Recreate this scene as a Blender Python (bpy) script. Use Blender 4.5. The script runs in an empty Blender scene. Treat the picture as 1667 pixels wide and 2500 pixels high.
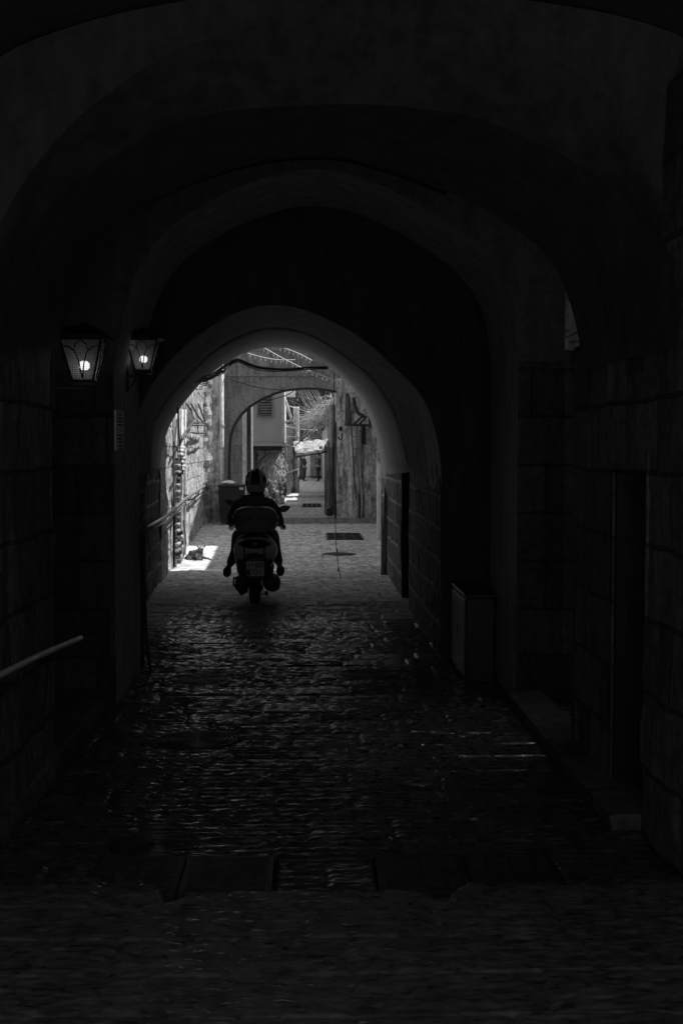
import bpy, math, random
import numpy as np
from mathutils import Vector, Euler, noise as mn
random.seed(7)
R = math.radians
C = bpy.context.scene.collection
sc = bpy.context.scene

# ------------------------------------------------------------------ camera
F = 3100.0
cam = bpy.data.objects.new('camera', bpy.data.cameras.new('camera'))
C.objects.link(cam)
cam.location = (0, 0, 1.9)
cam.rotation_euler = Euler((R(90 - 2.713), 0, R(-1.45)), 'XYZ')
cam.data.sensor_fit = 'HORIZONTAL'; cam.data.sensor_width = 36
cam.data.lens = F / 1667 * 36
cam.data.clip_start = 0.05; cam.data.clip_end = 600
sc.camera = cam
CM = cam.rotation_euler.to_matrix()

def P(px, py, Y):
    d = CM @ Vector(((px - 833.5) / F, -(py - 1250) / F, -1))
    return Vector((0, 0, 1.9)) + d * (Y / d.y)
def PX(px, py, X):
    d = CM @ Vector(((px - 833.5) / F, -(py - 1250) / F, -1))
    return Vector((0, 0, 1.9)) + d * (X / d.x)
def PG(px, py, z=0.0):
    d = CM @ Vector(((px - 833.5) / F, -(py - 1250) / F, -1))
    return Vector((0, 0, 1.9)) + d * ((z - 1.9) / d.z)

# ------------------------------------------------------------------ world and sun
SUN_E, SUN_A = R(62), R(7)
w = bpy.data.worlds.new("World"); sc.world = w; w.use_nodes = True
nt = w.node_tree; nt.nodes.clear()
sky = nt.nodes.new('ShaderNodeTexSky'); sky.sky_type = 'NISHITA'; sky.sun_disc = False
sky.sun_elevation = SUN_E; sky.sun_rotation = R(90) - SUN_A
bw = nt.nodes.new('ShaderNodeRGBToBW'); bg = nt.nodes.new('ShaderNodeBackground'); wo = nt.nodes.new('ShaderNodeOutputWorld')
nt.links.new(sky.outputs[0], bw.inputs[0]); nt.links.new(bw.outputs[0], bg.inputs[0]); nt.links.new(bg.outputs[0], wo.inputs[0])
bg.inputs[1].default_value = 0.15
sl = bpy.data.lights.new('sun', 'SUN'); sl.energy = 3.4; sl.angle = R(0.5)
so = bpy.data.objects.new('sun', sl); C.objects.link(so)
sd = Vector((math.cos(SUN_E) * math.cos(SUN_A), math.cos(SUN_E) * math.sin(SUN_A), math.sin(SUN_E)))
so.rotation_euler = sd.to_track_quat('Z', 'Y').to_euler()
sc.view_settings.view_transform = 'Standard'; sc.view_settings.look = 'None'
sc.view_settings.exposure = 0.65; sc.view_settings.gamma = 1.0
sc.cycles.max_bounces = 10; sc.cycles.diffuse_bounces = 7; sc.cycles.transparent_max_bounces = 12

# ------------------------------------------------------------------ object helpers
ORG = {}
def tag(o, label=None, cat=None, group=None, kind=None):
    if label: o['label'] = label
    if cat: o['category'] = cat
    if group: o['group'] = group
    if kind: o['kind'] = kind
    return o
def thing(name, loc, label, cat, group=None):
    o = bpy.data.objects.new(name, None); C.objects.link(o)
    o.location = loc; o.empty_display_size = .1
    ORG[o] = Vector(loc)
    return tag(o, label, cat, group)

class MB:
    def __init__(s): s.v = []; s.f = []
    def add(s, vs, fs):
        b = len(s.v); s.v += [Vector(v) for v in vs]; s.f += [tuple(i + b for i in f) for f in fs]; return s
    def box(s, a, b, rz=0, c=None, tx=0):
        x0, y0, z0 = a; x1, y1, z1 = b
        vs = [Vector(p) for p in ((x0,y0,z0),(x1,y0,z0),(x1,y1,z0),(x0,y1,z0),(x0,y0,z1),(x1,y0,z1),(x1,y1,z1),(x0,y1,z1))]
        if rz or tx:
            c = Vector(c) if c else (vs[0] + vs[6]) / 2
            m = Euler((tx, 0, rz)).to_matrix(); vs = [c + m @ (v - c) for v in vs]
        return s.add(vs, [(3,2,1,0),(4,5,6,7),(0,1,5,4),(1,2,6,5),(2,3,7,6),(3,0,4,7)])
    def bbox(s, a, b, r=.01):      # bevelled box, chamfer all round
        x0,y0,z0=a; x1,y1,z1=b
        r = min(r, (x1-x0)*.45, (y1-y0)*.45, (z1-z0)*.45)
        def ring(z, i): return [(x0+i+r,y0+i,z),(x1-i-r,y0+i,z),(x1-i,y0+i+r,z),(x1-i,y1-i-r,z),(x1-i-r,y1-i,z),(x0+i+r,y1-i,z),(x0+i,y1-i-r,z),(x0+i,y0+i+r,z)]
        return s.loft([ring(z0, r*.9), ring(z0+r, 0), ring(z1-r, 0), ring(z1, r*.9)], closed=True, caps=True)
    def tube(s, pts, r, n=6, caps=True):
        pts = [Vector(p) for p in pts]; rings = []
        k = len(pts)
        for i, p in enumerate(pts):
            t = (pts[min(i+1,k-1)] - pts[max(i-1,0)])
            if t.length < 1e-9: t = Vector((0,0,1))
            t.normalize()
            up = Vector((0,0,1)) if abs(t.z) < .9 else Vector((0,1,0))
            a = t.cross(up).normalized(); b = a.cross(t)
            rr = r[i] if isinstance(r, (list, tuple)) else r
            rings.append([p + (a*math.cos(2*math.pi*j/n) + b*math.sin(2*math.pi*j/n))*rr for j in range(n)])
        return s.loft(rings, closed=True, caps=caps)
    def loft(s, rings, closed=False, caps=False):
        n = len(rings[0]); b = len(s.v)
        for r_ in rings: s.v += [Vector(p) for p in r_]
        for i in range(len(rings)-1):
            for j in range(n if closed else n-1):
                j2 = (j+1) % n
                s.f.append((b+i*n+j, b+i*n+j2, b+(i+1)*n+j2, b+(i+1)*n+j))
        if caps:
            s.f.append(tuple(b+j for j in reversed(range(n))))
            s.f.append(tuple(b+(len(rings)-1)*n+j for j in range(n)))
        return s
    def lathe(s, prof, c, axis='Z', n=24, caps=True):
        c = Vector(c); rings = []
        for r_, h in prof:
            ring = []
            for j in range(n):
                a = 2*math.pi*j/n; u, v = r_*math.cos(a), r_*math.sin(a)
                ring.append(c + {'Z': Vector((u,v,h)), 'X': Vector((h,u,v)), 'Y': Vector((u,h,v))}[axis])
            rings.append(ring)
        return s.loft(rings, closed=True, caps=caps)
    def ell(s, c, r, nu=16, nv=10, e=1.0):
        c = Vector(c); rings = []
        for i in range(1, nv):
            t = math.pi*i/nv - math.pi/2
            rings.append([c + Vector((r[0]*math.cos(t)*math.cos(2*math.pi*j/nu), r[1]*math.cos(t)*math.sin(2*math.pi*j/nu), r[2]*math.sin(t))) for j in range(nu)])
        return s.loft(rings, closed=True, caps=True)
    def grid(s, a, b, c, d, nu, nv, fn=None):   # bilinear a-b bottom, d-c top
        a, b, c, d = map(Vector, (a, b, c, d)); nrm = (b-a).cross(d-a).normalized(); rows = []
        for i in range(nv+1):
            v = i/nv; row = []
            for j in range(nu+1):
                u = j/nu; p = a.lerp(b, u).lerp(d.lerp(c, u), v)
                if fn: p = p + nrm*fn(p)
                row.append(p)
            rows.append(row)
        return s.loft(rows)
    def prism(s, poly, z0, z1, plane='XY'):     # extruded polygon
        def q(p, h): return {'XY': (p[0],p[1],h), 'XZ': (p[0],h,p[1]), 'YZ': (h,p[0],p[1])}[plane]
        return s.loft([[q(p, z0) for p in poly], [q(p, z1) for p in poly]], closed=True, caps=True)
    def build(s, name, mat, parent=None, smooth=False, label=None):
        me = bpy.data.meshes.new(name); o = bpy.data.objects.new(name, me); C.objects.link(o)
        org = ORG.get(parent, Vector((0,0,0)))
        me.from_pydata([tuple(v - org) for v in s.v], [], s.f); me.update()
        if parent is not None: o.parent = parent
        ORG[o] = org
        me.materials.append(mat)
        if smooth: me.polygons.foreach_set('use_smooth', [True]*len(me.polygons))
        if label: o['label'] = label
        return o
def bevel(o, wd=.01, seg=2):
    m = o.modifiers.new('bevel', 'BEVEL'); m.width = wd; m.segments = seg; m.limit_method = 'ANGLE'; m.angle_limit = R(40); return o
def recalc(o):
    import bmesh
    b = bmesh.new(); b.from_mesh(o.data); bmesh.ops.recalc_face_normals(b, faces=b.faces); b.to_mesh(o.data); b.free(); return o

# ------------------------------------------------------------------ materials
def newmat(name):
    m = bpy.data.materials.new(name); m.use_nodes = True
    n = m.node_tree.nodes; b = n['Principled BSDF']; return m, n, m.node_tree.links, b
def g(v): return (v, v, v, 1)
def simple(name, col, rough=.6, metal=0.0, var=.25, scale=6, bump=.1, bscale=60, spec=.5):
    m, n, L, b = newmat(name)
    tc = n.new('ShaderNodeNewGeometry')
    nz = n.new('ShaderNodeTexNoise'); nz.inputs['Scale'].default_value = scale; nz.inputs['Detail'].default_value = 5
    L.new(tc.outputs['Position'], nz.inputs['Vector'])
    mr = n.new('ShaderNodeMapRange'); mr.inputs[1].default_value = .3; mr.inputs[2].default_value = .7
    mr.inputs[3].default_value = col*(1-var); mr.inputs[4].default_value = col*(1+var)
    L.new(nz.outputs[0], mr.inputs[0]); L.new(mr.outputs[0], b.inputs['Base Color'])
    b.inputs['Roughness'].default_value = rough; b.inputs['Metallic'].default_value = metal
    b.inputs['Specular IOR Level'].default_value = spec
    n2 = n.new('ShaderNodeTexNoise'); n2.inputs['Scale'].default_value = bscale; n2.inputs['Detail'].default_value = 4
    L.new(tc.outputs['Position'], n2.inputs['Vector'])
    bp = n.new('ShaderNodeBump'); bp.inputs['Strength'].default_value = bump; bp.inputs['Distance'].default_value = .01
    L.new(n2.outputs[0], bp.inputs['Height']); L.new(bp.outputs[0], b.inputs['Normal'])
    return m
def stone(name, col, axis='Y', row=.3, width=.5, mortar=.012, mcol=None, rough=.8, var=.35, bump=.6, streak=.3, joints=1.0, stain=.5, spec=.4):
    """masonry; axis = horizontal world axis that runs along the wall"""
    m, n, L, b = newmat(name)
    ge = n.new('ShaderNodeNewGeometry'); sp = n.new('ShaderNodeSeparateXYZ'); L.new(ge.outputs['Position'], sp.inputs[0])
    # wobble
    wn = n.new('ShaderNodeTexNoise'); wn.inputs['Scale'].default_value = 2.2; wn.inputs['Detail'].default_value = 3; L.new(ge.outputs['Position'], wn.inputs['Vector'])
    wm = n.new('ShaderNodeMath'); wm.operation = 'MULTIPLY_ADD'; wm.inputs[1].default_value = .045; wm.inputs[2].default_value = -.022; L.new(wn.outputs[0], wm.inputs[0])
    za = n.new('ShaderNodeMath'); za.operation = 'ADD'; L.new(sp.outputs['Z'], za.inputs[0]); L.new(wm.outputs[0], za.inputs[1])
    cb = n.new('ShaderNodeCombineXYZ'); L.new(sp.outputs[axis], cb.inputs[0]); L.new(za.outputs[0], cb.inputs[1])
    br = n.new('ShaderNodeTexBrick'); br.inputs['Scale'].default_value = 1; br.inputs['Mortar Size'].default_value = mortar
    br.inputs['Mortar Smooth'].default_value = .35; br.inputs['Brick Width'].default_value = width; br.inputs['Row Height'].default_value = row
    br.inputs['Color1'].default_value = g(col*(1-var)); br.inputs['Color2'].default_value = g(col*(1+var)); br.inputs['Mortar'].default_value = g(mcol if mcol is not None else col*.5)
    br.offset = .45; br.squash = 1.3; br.squash_frequency = 3
    L.new(cb.outputs[0], br.inputs['Vector'])
    # stains and streaks
    mp = n.new('ShaderNodeMapping'); mp.inputs['Scale'].default_value = (5, 5, .8); L.new(ge.outputs['Position'], mp.inputs[0])
    sn = n.new('ShaderNodeTexNoise'); sn.inputs['Scale'].default_value = 1.6; sn.inputs['Detail'].default_value = 7; sn.inputs['Roughness'].default_value = .65; L.new(mp.outputs[0], sn.inputs['Vector'])
    r1 = n.new('ShaderNodeMapRange'); r1.inputs[1].default_value = .35; r1.inputs[2].default_value = .65; r1.inputs[3].default_value = 1-streak; r1.inputs[4].default_value = 1+streak*.6
    L.new(sn.outputs[0], r1.inputs[0])
    pn = n.new('ShaderNodeTexNoise'); pn.inputs['Scale'].default_value = 14; pn.inputs['Detail'].default_value = 8; pn.inputs['Roughness'].default_value = .7; L.new(ge.outputs['Position'], pn.inputs['Vector'])
    r2 = n.new('ShaderNodeMapRange'); r2.inputs[1].default_value = .38; r2.inputs[2].default_value = .52; r2.inputs[3].default_value = 1-stain; r2.inputs[4].default_value = 1
    L.new(pn.outputs[0], r2.inputs[0])
    m1 = n.new('ShaderNodeMath'); m1.operation = 'MULTIPLY'; L.new(r1.outputs[0], m1.inputs[0]); L.new(r2.outputs[0], m1.inputs[1])
    jm = n.new('ShaderNodeMix'); jm.data_type = 'RGBA'; jm.inputs[0].default_value = joints; jm.inputs[6].default_value = g(col); L.new(br.outputs['Color'], jm.inputs[7])
    vm = n.new('ShaderNodeVectorMath'); vm.operation = 'SCALE'; L.new(jm.outputs[2], vm.inputs[0]); L.new(m1.outputs[0], vm.inputs['Scale'])
    L.new(vm.outputs[0], b.inputs['Base Color'])
    b.inputs['Roughness'].default_value = rough; b.inputs['Specular IOR Level'].default_value = spec
    fb = n.new('ShaderNodeMath'); fb.operation = 'MULTIPLY_ADD'; fb.inputs[1].default_value = -1.6*joints; L.new(br.outputs['Fac'], fb.inputs[0])
    L.new(pn.outputs[0], fb.inputs[2])
    bp = n.new('ShaderNodeBump'); bp.inputs['Strength'].default_value = bump; bp.inputs['Distance'].default_value = .025
    L.new(fb.outputs[0], bp.inputs['Height']); L.new(bp.outputs[0], b.inputs['Normal'])
    return m
def emit(name, v):
    m, n, L, b = newmat(name); b.inputs['Emission Color'].default_value = (1,1,1,1); b.inputs['Emission Strength'].default_value = v; b.inputs['Base Color'].default_value = g(.6); return m

M = {}
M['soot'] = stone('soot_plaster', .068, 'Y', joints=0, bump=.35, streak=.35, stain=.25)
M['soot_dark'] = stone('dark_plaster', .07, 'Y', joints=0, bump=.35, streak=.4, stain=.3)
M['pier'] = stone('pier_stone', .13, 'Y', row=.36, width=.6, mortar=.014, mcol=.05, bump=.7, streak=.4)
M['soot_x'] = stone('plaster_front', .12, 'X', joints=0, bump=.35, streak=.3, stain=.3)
M['pier_shaded'] = stone('pier_stone_shaded', .07, 'X', row=.36, width=.5, mortar=.012, mcol=.03, bump=.6, streak=.4)  # darker copy of the pier stone; light falling off deeper in is painted
M['shaft'] = stone('pale_shaft_wall', .75, 'X', row=.4, width=.7, bump=.5)
M['pier_x'] = stone('pier_stone_front', .11, 'X', row=.36, width=.62, mortar=.012, mcol=.04, bump=.6, streak=.4)
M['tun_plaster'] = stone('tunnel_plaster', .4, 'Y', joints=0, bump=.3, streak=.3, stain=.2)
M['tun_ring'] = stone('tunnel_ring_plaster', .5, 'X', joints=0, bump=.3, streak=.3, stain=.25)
M['tun_stone'] = stone('tunnel_stone', .14, 'Y', row=.3, width=.42, mortar=.028, mcol=.5, bump=.8, streak=.4)
M['lime'] = stone('lime_wall', .6, 'Y', row=.33, width=.6, mortar=.012, mcol=.3, bump=1.0, streak=.5, stain=.55, var=.15, joints=.8)
M['ashlar'] = stone('ashlar_wall', .28, 'X', row=.42, width=.75, mortar=.01, mcol=.18, bump=.5, streak=.4, stain=.3, var=.15)
M['ashlar_y'] = stone('ashlar_side', .3, 'Y', row=.4, width=.7, mortar=.01, mcol=.2, bump=.5, streak=.4, stain=.3, var=.15)
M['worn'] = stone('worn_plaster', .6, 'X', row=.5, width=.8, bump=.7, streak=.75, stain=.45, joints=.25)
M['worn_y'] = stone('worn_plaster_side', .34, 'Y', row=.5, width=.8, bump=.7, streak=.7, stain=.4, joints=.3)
M['cream'] = simple('cream_render', .62, .8, var=.08, scale=2, bump=.15)
M['white'] = simple('white_render', .75, .8, var=.2, scale=8, bump=.3)
M['peel'] = stone('peeling_whitewash', .6, 'X', joints=0, bump=.8, streak=.8, stain=.7)
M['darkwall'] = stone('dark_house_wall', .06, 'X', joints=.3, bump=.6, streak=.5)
M['black'] = simple('black_metal', .02, .5, .3, bump=.1)
M['rubber'] = simple('rubber', .05, .8)
M['cable'] = simple('cable', .03, .6)
M['cable_l'] = simple('pale_cable', .5, .6)
M['pipe'] = simple('painted_pipe', .45, .5, var=.4, scale=12)
M['pipe_d'] = simple('dark_pipe', .1, .5, var=.4, scale=12)
M['rail'] = simple('steel_rail', .55, .33, .85, var=.2)
M['iron'] = simple('cast_iron', .06, .46, .6, var=.3, bump=.3, bscale=120)
M['wood'] = stone('weathered_boards', .12, 'X', joints=0, bump=.5, streak=.8, stain=.3)
M['wood_l'] = stone('pale_boards', .3, 'X', joints=0, bump=.5, streak=.8, stain=.4)
M['plastic_d'] = simple('dark_plastic', .012, .45, var=.15, bump=.05)
M['cabinet'] = simple('shaded_cabinet', .035, .45, var=.2, scale=5, bump=.1)  # body darker than its doors: shade on the front put into the colour
M['cab_door'] = simple('cabinet_door', .2, .35, var=.3, scale=8, bump=.15)
M['label'] = simple('label_white', .6, .6, var=.15)
M['grille'] = simple('louvre_grey', .3, .6)
M['awning'] = stone('torn_awning', .42, 'X', joints=0, bump=.6, streak=.5, stain=.5)
M['twig'] = simple('dry_twigs', .6, .8, var=.5, scale=5)
M['leaf'] = simple('leaves', .1, .6, var=.5, scale=8)
M['leaf_d'] = simple('dark_leaves', .03, .6, var=.5, scale=3)
M['paint'] = simple('scooter_paint', .9, .28, var=.03, bump=0, spec=.6)
M['blackp'] = simple('scooter_black', .09, .35, var=.1, bump=.02)
M['chrome'] = simple('dull_chrome', .5, .25, .9, var=.1, bump=.02)
M['box'] = simple('top_box_plastic', .26, .42, var=.1, bump=.08, bscale=300)
M['plate'] = simple('plate_white', .8, .4, var=.08)
M['jacket'] = simple('dark_jacket', .14, .85, var=.3, scale=14, bump=.6, bscale=25)
M['trouser'] = simple('dark_trousers', .1, .9, var=.3, scale=14, bump=.5, bscale=25)
M['shirt_g'] = simple('grey_shirt', .06, .9, var=.2)
M['skin'] = simple('skin', .14, .6, var=.1)
M['hair'] = simple('hair', .02, .7)
M['shoe'] = simple('shoe', .07, .6)
M['helmet'] = simple('helmet_grey', .65, .3, var=.15, scale=12, bump=0)
M['helmet_d'] = simple('helmet_black', .015, .3, bump=0)
M['fur'] = simple('brindle_fur', .1, .9, var=.7, scale=10, bump=.9, bscale=90)
M['fur_l'] = simple('pale_fur', .38, .9, var=.3, scale=20, bump=.8, bscale=90)
M['bulb'] = emit('lamp_bulb', 1.8)
M['fairy'] = simple('clear_bulb', .8, .2)
# lantern glass: lets light through and scatters part of it
m, n, L, b = newmat('rippled_glass')
n.remove(b); out = n['Material Output']
tr = n.new('ShaderNodeBsdfTransparent'); tr.inputs[0].default_value = g(.75); tl = n.new('ShaderNodeBsdfTranslucent'); tl.inputs[0].default_value = g(.42)
df = n.new('ShaderNodeBsdfDiffuse'); df.inputs[0].default_value = g(.15); ms0 = n.new('ShaderNodeMixShader'); ms0.inputs[0].default_value = .25
ms = n.new('ShaderNodeMixShader'); ge = n.new('ShaderNodeNewGeometry'); sp = n.new('ShaderNodeSeparateXYZ'); L.new(ge.outputs['Position'], sp.inputs[0])
fac = None
for ax in ('X', 'Z'):
    mm = n.new('ShaderNodeMath'); mm.operation = 'MULTIPLY'; mm.inputs[1].default_value = 520; L.new(sp.outputs[ax], mm.inputs[0])
    s_ = n.new('ShaderNodeMath'); s_.operation = 'SINE'; L.new(mm.outputs[0], s_.inputs[0])
    if fac is None: fac = s_
    else:
        mx = n.new('ShaderNodeMath'); mx.operation = 'MAXIMUM'; L.new(fac.outputs[0], mx.inputs[0]); L.new(s_.outputs[0], mx.inputs[1]); fac = mx
mr = n.new('ShaderNodeMapRange'); mr.inputs[1].default_value = -.2; mr.inputs[2].default_value = 1; mr.inputs[3].default_value = .35; mr.inputs[4].default_value = .75
L.new(fac.outputs[0], mr.inputs[0]); L.new(mr.outputs[0], ms.inputs[0])
L.new(tl.outputs[0], ms0.inputs[1]); L.new(df.outputs[0], ms0.inputs[2]); L.new(tr.outputs[0], ms.inputs[1]); L.new(ms0.outputs[0], ms.inputs[2]); L.new(ms.outputs[0], out.inputs[0])
M['glass'] = m

# ------------------------------------------------------------------ numpy value noise
def hsh(i, j, s):
    v = np.sin(i*127.1 + j*311.7 + s*74.7)*43758.5453
    return v - np.floor(v)
def vn(x, y, s=0):
    i = np.floor(x); j = np.floor(y); fx = x-i; fy = y-j
    fx = fx*fx*(3-2*fx); fy = fy*fy*(3-2*fy)
    return (hsh(i,j,s)*(1-fx)+hsh(i+1,j,s)*fx)*(1-fy) + (hsh(i,j+1,s)*(1-fx)+hsh(i+1,j+1,s)*fx)*fy
def fbm(x, y, s=0, o=3):
    t = 0; a = 1; q = 0
    for k in range(o): t = t + a*vn(x*2**k, y*2**k, s+k*13); q += a; a *= .5
    return t/q
def fn_noise(amp, sc_, seed=0.0, blocks=None):
    def f(p):
        q = Vector((p.x*sc_ + seed, p.y*sc_, p.z*sc_))
        h = mn.fractal(q, 1.0, 2.0, 4) * amp
        if blocks:
            bw_, bh_, ba = blocks; t = p.x + p.y
            r_ = math.floor(p.z/bh_); c_ = math.floor(t/bw_ + .5*(r_ % 2) + .3*math.sin(r_*7))
            h += ba*(mn.noise(Vector((c_*3.7+.5, r_*5.1+.5, seed))))
        return h
    return f

# ------------------------------------------------------------------ ground
def height(X, Y):
    rowh = .34
    yw = Y + .02*(vn(X*2.1, Y*1.3, 4)-.5) + .008*(vn(X*9, Y*4, 5)-.5)
    r_ = np.floor(yw/rowh); fy = yw/rowh - r_
    wd = .42 + .3*hsh(r_, r_*0, 3)
    xo = hsh(r_, r_*0+1, 9)*wd
    c_ = np.floor((X+xo+.01*(vn(X*8,Y*8,2)-.5))/wd); fx = (X+xo)/wd - c_
    ex = np.minimum(fx, 1-fx)*wd; ey = np.minimum(fy, 1-fy)*rowh
    near = (Y < 5.3)*1.0
    joint = (np.exp(-(ex/.010)**2)*.016 + np.exp(-(ey/.010)**2)*.010)*(1-.35*near)
    st = (hsh(c_, r_, 1)-.5)*.012 + (hsh(c_, r_, 17)-.5)*.010*(fy-.5)
    # tooled grooves running across the lane
    per = .070 + .03*hsh(c_, r_, 5)
    ph = Y/per*2*np.pi + 3.2*fbm(X*6, Y*9, 8, 2) + 6.28*hsh(c_, r_, 6)
    amp = .0065*(.05 + 1.6*fbm(X*16, Y*12, 21, 2)**1.5)*np.clip(1.3*hsh(c_, r_, 31)+.25, 0, 1)
    gr = np.sin(ph)*amp + .0105*(fbm(X*23, Y*38, 40, 2)-.5)*(.5+.9*hsh(c_, r_, 41)) + .004*(fbm(X*34, Y*50, 44, 2)-.5)
    gr = gr*(1-.62*near) + near*.007*(fbm(X*30, Y*60, 61, 2)-.5)
    return st + gr - joint + .01*(fbm(X*.8, Y*.5, 50, 2)-.5)
def ground_sheet():
    ys = np.concatenate([np.arange(3.2, 4.0, .05), np.arange(4.0, 9, .0075), np.arange(9, 16, .010), np.arange(16, 30, .03), np.arange(30, 50, .1), np.arange(50, 120, .5)])
    xs = np.concatenate([np.arange(-3.6, -1.62, .12), np.arange(-1.62, 1.7, .018), np.arange(1.7, 3.8, .12)])
    xs[0] = -4
    X, Y = np.meshgrid(xs, ys)
    fade = np.where(Y < 16, 1.0, np.where(Y < 30, .8, .6))
    Z = height(X, Y)*fade
    Z = np.where((Y > 33.9), Z+.05, Z)
    notch = .13*np.exp(-((X+.60)/.07)**2) + .14*np.exp(-((X-.58)/.08)**2)
    edge = np.where((X < -.62), 5.46, np.where(X > .58, 5.40, 5.29)) - notch + .02*(vn(X*14, X*0, 3)-.5)
    Z = Z + .05/(1+np.exp(np.clip((Y-edge)/.006, -50, 50)))*np.where((np.abs(X) < 1.75), 1, 0)
    for (xa, xb, ya, yb) in ((-.975,-.16,5.325,5.855),(.295,1.125,5.345,5.855)):
        Z = np.where((X > xa) & (X < xb) & (Y > ya) & (Y < yb) & (Z < .03), -.10, Z)
    for (px, py, wpx) in ((487,1660,149),(898,1648,152),(482,1808,185)):
        c = PG(px, py); rr = wpx/2/(F/c.y)*1.05; Z = np.where((X-c.x)**2 + (Y-c.y)**2 < rr*rr, -.03, Z)
    V = np.stack([X, Y, Z], -1).reshape(-1, 3)
    nx, ny = len(xs), len(ys)
    idx = np.arange(nx*ny).reshape(ny, nx)
    Q = np.stack([idx[:-1,:-1], idx[:-1,1:], idx[1:,1:], idx[1:,:-1]], -1).reshape(-1, 4)
    # outskirts so that the sheet reaches the horizon, joined to the sheet's rim
    me = bpy.data.meshes.new('ground'); me.vertices.add(len(V)); me.vertices.foreach_set('co', V.ravel())
    me.loops.add(len(Q)*4); me.loops.foreach_set('vertex_index', Q.ravel())
    me.polygons.add(len(Q)); me.polygons.foreach_set('loop_start', np.arange(0, len(Q)*4, 4)); me.polygons.foreach_set('loop_total', np.full(len(Q), 4))
    me.polygons.foreach_set('use_smooth', np.ones(len(Q), dtype=bool)); me.update(); me.validate()
    o = bpy.data.objects.new('paving', me); C.objects.link(o); return o
m, n, L, b = newmat('worn_flagstones')
ge = n.new('ShaderNodeNewGeometry'); sp = n.new('ShaderNodeSeparateXYZ'); L.new(ge.outputs['Position'], sp.inputs[0])
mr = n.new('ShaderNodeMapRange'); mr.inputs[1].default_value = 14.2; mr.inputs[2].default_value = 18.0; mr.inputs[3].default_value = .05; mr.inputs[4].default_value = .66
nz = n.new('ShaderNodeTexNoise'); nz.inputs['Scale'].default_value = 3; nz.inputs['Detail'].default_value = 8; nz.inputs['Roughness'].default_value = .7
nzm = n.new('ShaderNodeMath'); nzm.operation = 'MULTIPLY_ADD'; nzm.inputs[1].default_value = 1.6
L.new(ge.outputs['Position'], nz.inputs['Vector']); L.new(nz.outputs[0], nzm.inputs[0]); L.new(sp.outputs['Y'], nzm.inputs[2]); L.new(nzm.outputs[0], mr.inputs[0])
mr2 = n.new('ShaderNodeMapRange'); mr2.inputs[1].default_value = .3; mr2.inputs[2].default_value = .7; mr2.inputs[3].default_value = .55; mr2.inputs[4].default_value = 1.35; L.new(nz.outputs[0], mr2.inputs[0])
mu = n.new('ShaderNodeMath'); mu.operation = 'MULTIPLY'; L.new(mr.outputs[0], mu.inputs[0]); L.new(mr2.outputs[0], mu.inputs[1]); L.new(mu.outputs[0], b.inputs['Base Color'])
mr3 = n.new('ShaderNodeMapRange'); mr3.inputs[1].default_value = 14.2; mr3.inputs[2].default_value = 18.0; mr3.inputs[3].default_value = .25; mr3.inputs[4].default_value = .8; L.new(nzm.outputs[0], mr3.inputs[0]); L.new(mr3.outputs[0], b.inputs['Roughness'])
mp = n.new('ShaderNodeMapping'); mp.inputs['Scale'].default_value = (18, 60, 20); L.new(ge.outputs['Position'], mp.inputs[0])
n2 = n.new('ShaderNodeTexNoise'); n2.inputs['Scale'].default_value = 1; n2.inputs['Detail'].default_value = 6; L.new(mp.outputs[0], n2.inputs['Vector'])
bp = n.new('ShaderNodeBump'); bp.inputs['Strength'].default_value = .5; bp.inputs['Distance'].default_value = .004; L.new(n2.outputs[0], bp.inputs['Height']); L.new(bp.outputs[0], b.inputs['Normal'])
# joints and stone-to-stone tone
br = n.new('ShaderNodeTexBrick'); br.inputs['Scale'].default_value = 1; br.inputs['Brick Width'].default_value = .62; br.inputs['Row Height'].default_value = .40; br.inputs['Mortar Size'].default_value = .022; br.inputs['Mortar Smooth'].default_value = .4
br.inputs['Color1'].default_value = g(.85); br.inputs['Color2'].default_value = g(1.1); br.inputs['Mortar'].default_value = g(.6); br.offset = .37; br.squash = .7; br.squash_frequency = 3
dn = n.new('ShaderNodeTexNoise'); dn.inputs['Scale'].default_value = 3; dn.inputs['Detail'].default_value = 4; L.new(ge.outputs['Position'], dn.inputs['Vector'])
dv = n.new('ShaderNodeVectorMath'); dv.operation = 'MULTIPLY_ADD'; dv.inputs[1].default_value = (.4,.4,0); L.new(dn.outputs['Color'], dv.inputs[0]); L.new(ge.outputs['Position'], dv.inputs[2]); L.new(dv.outputs[0], br.inputs['Vector'])
mp3 = n.new('ShaderNodeMapping'); mp3.inputs['Scale'].default_value = (7, 11, 1); L.new(ge.outputs['Position'], mp3.inputs[0])
n5 = n.new('ShaderNodeTexNoise'); n5.inputs['Scale'].default_value = 1; n5.inputs['Detail'].default_value = 8; n5.inputs['Roughness'].default_value = .75; L.new(mp3.outputs[0], n5.inputs['Vector'])
m5 = n.new('ShaderNodeMapRange'); m5.inputs[1].default_value = .4; m5.inputs[2].default_value = .6; m5.inputs[3].default_value = .4; m5.inputs[4].default_value = 1.45; L.new(n5.outputs[0], m5.inputs[0])
fY = n.new('ShaderNodeMapRange'); fY.inputs[1].default_value = 14; fY.inputs[2].default_value = 16; L.new(sp.outputs['Y'], fY.inputs[0])
fm = n.new('ShaderNodeMix'); fm.data_type = 'RGBA'; fm.inputs[6].default_value = g(1); L.new(fY.outputs[0], fm.inputs[0]); L.new(br.outputs['Color'], fm.inputs[7])
mA = n.new('ShaderNodeMath'); mA.operation = 'MULTIPLY'; L.new(fm.outputs[2], mA.inputs[0]); L.new(m5.outputs[0], mA.inputs[1])
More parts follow.
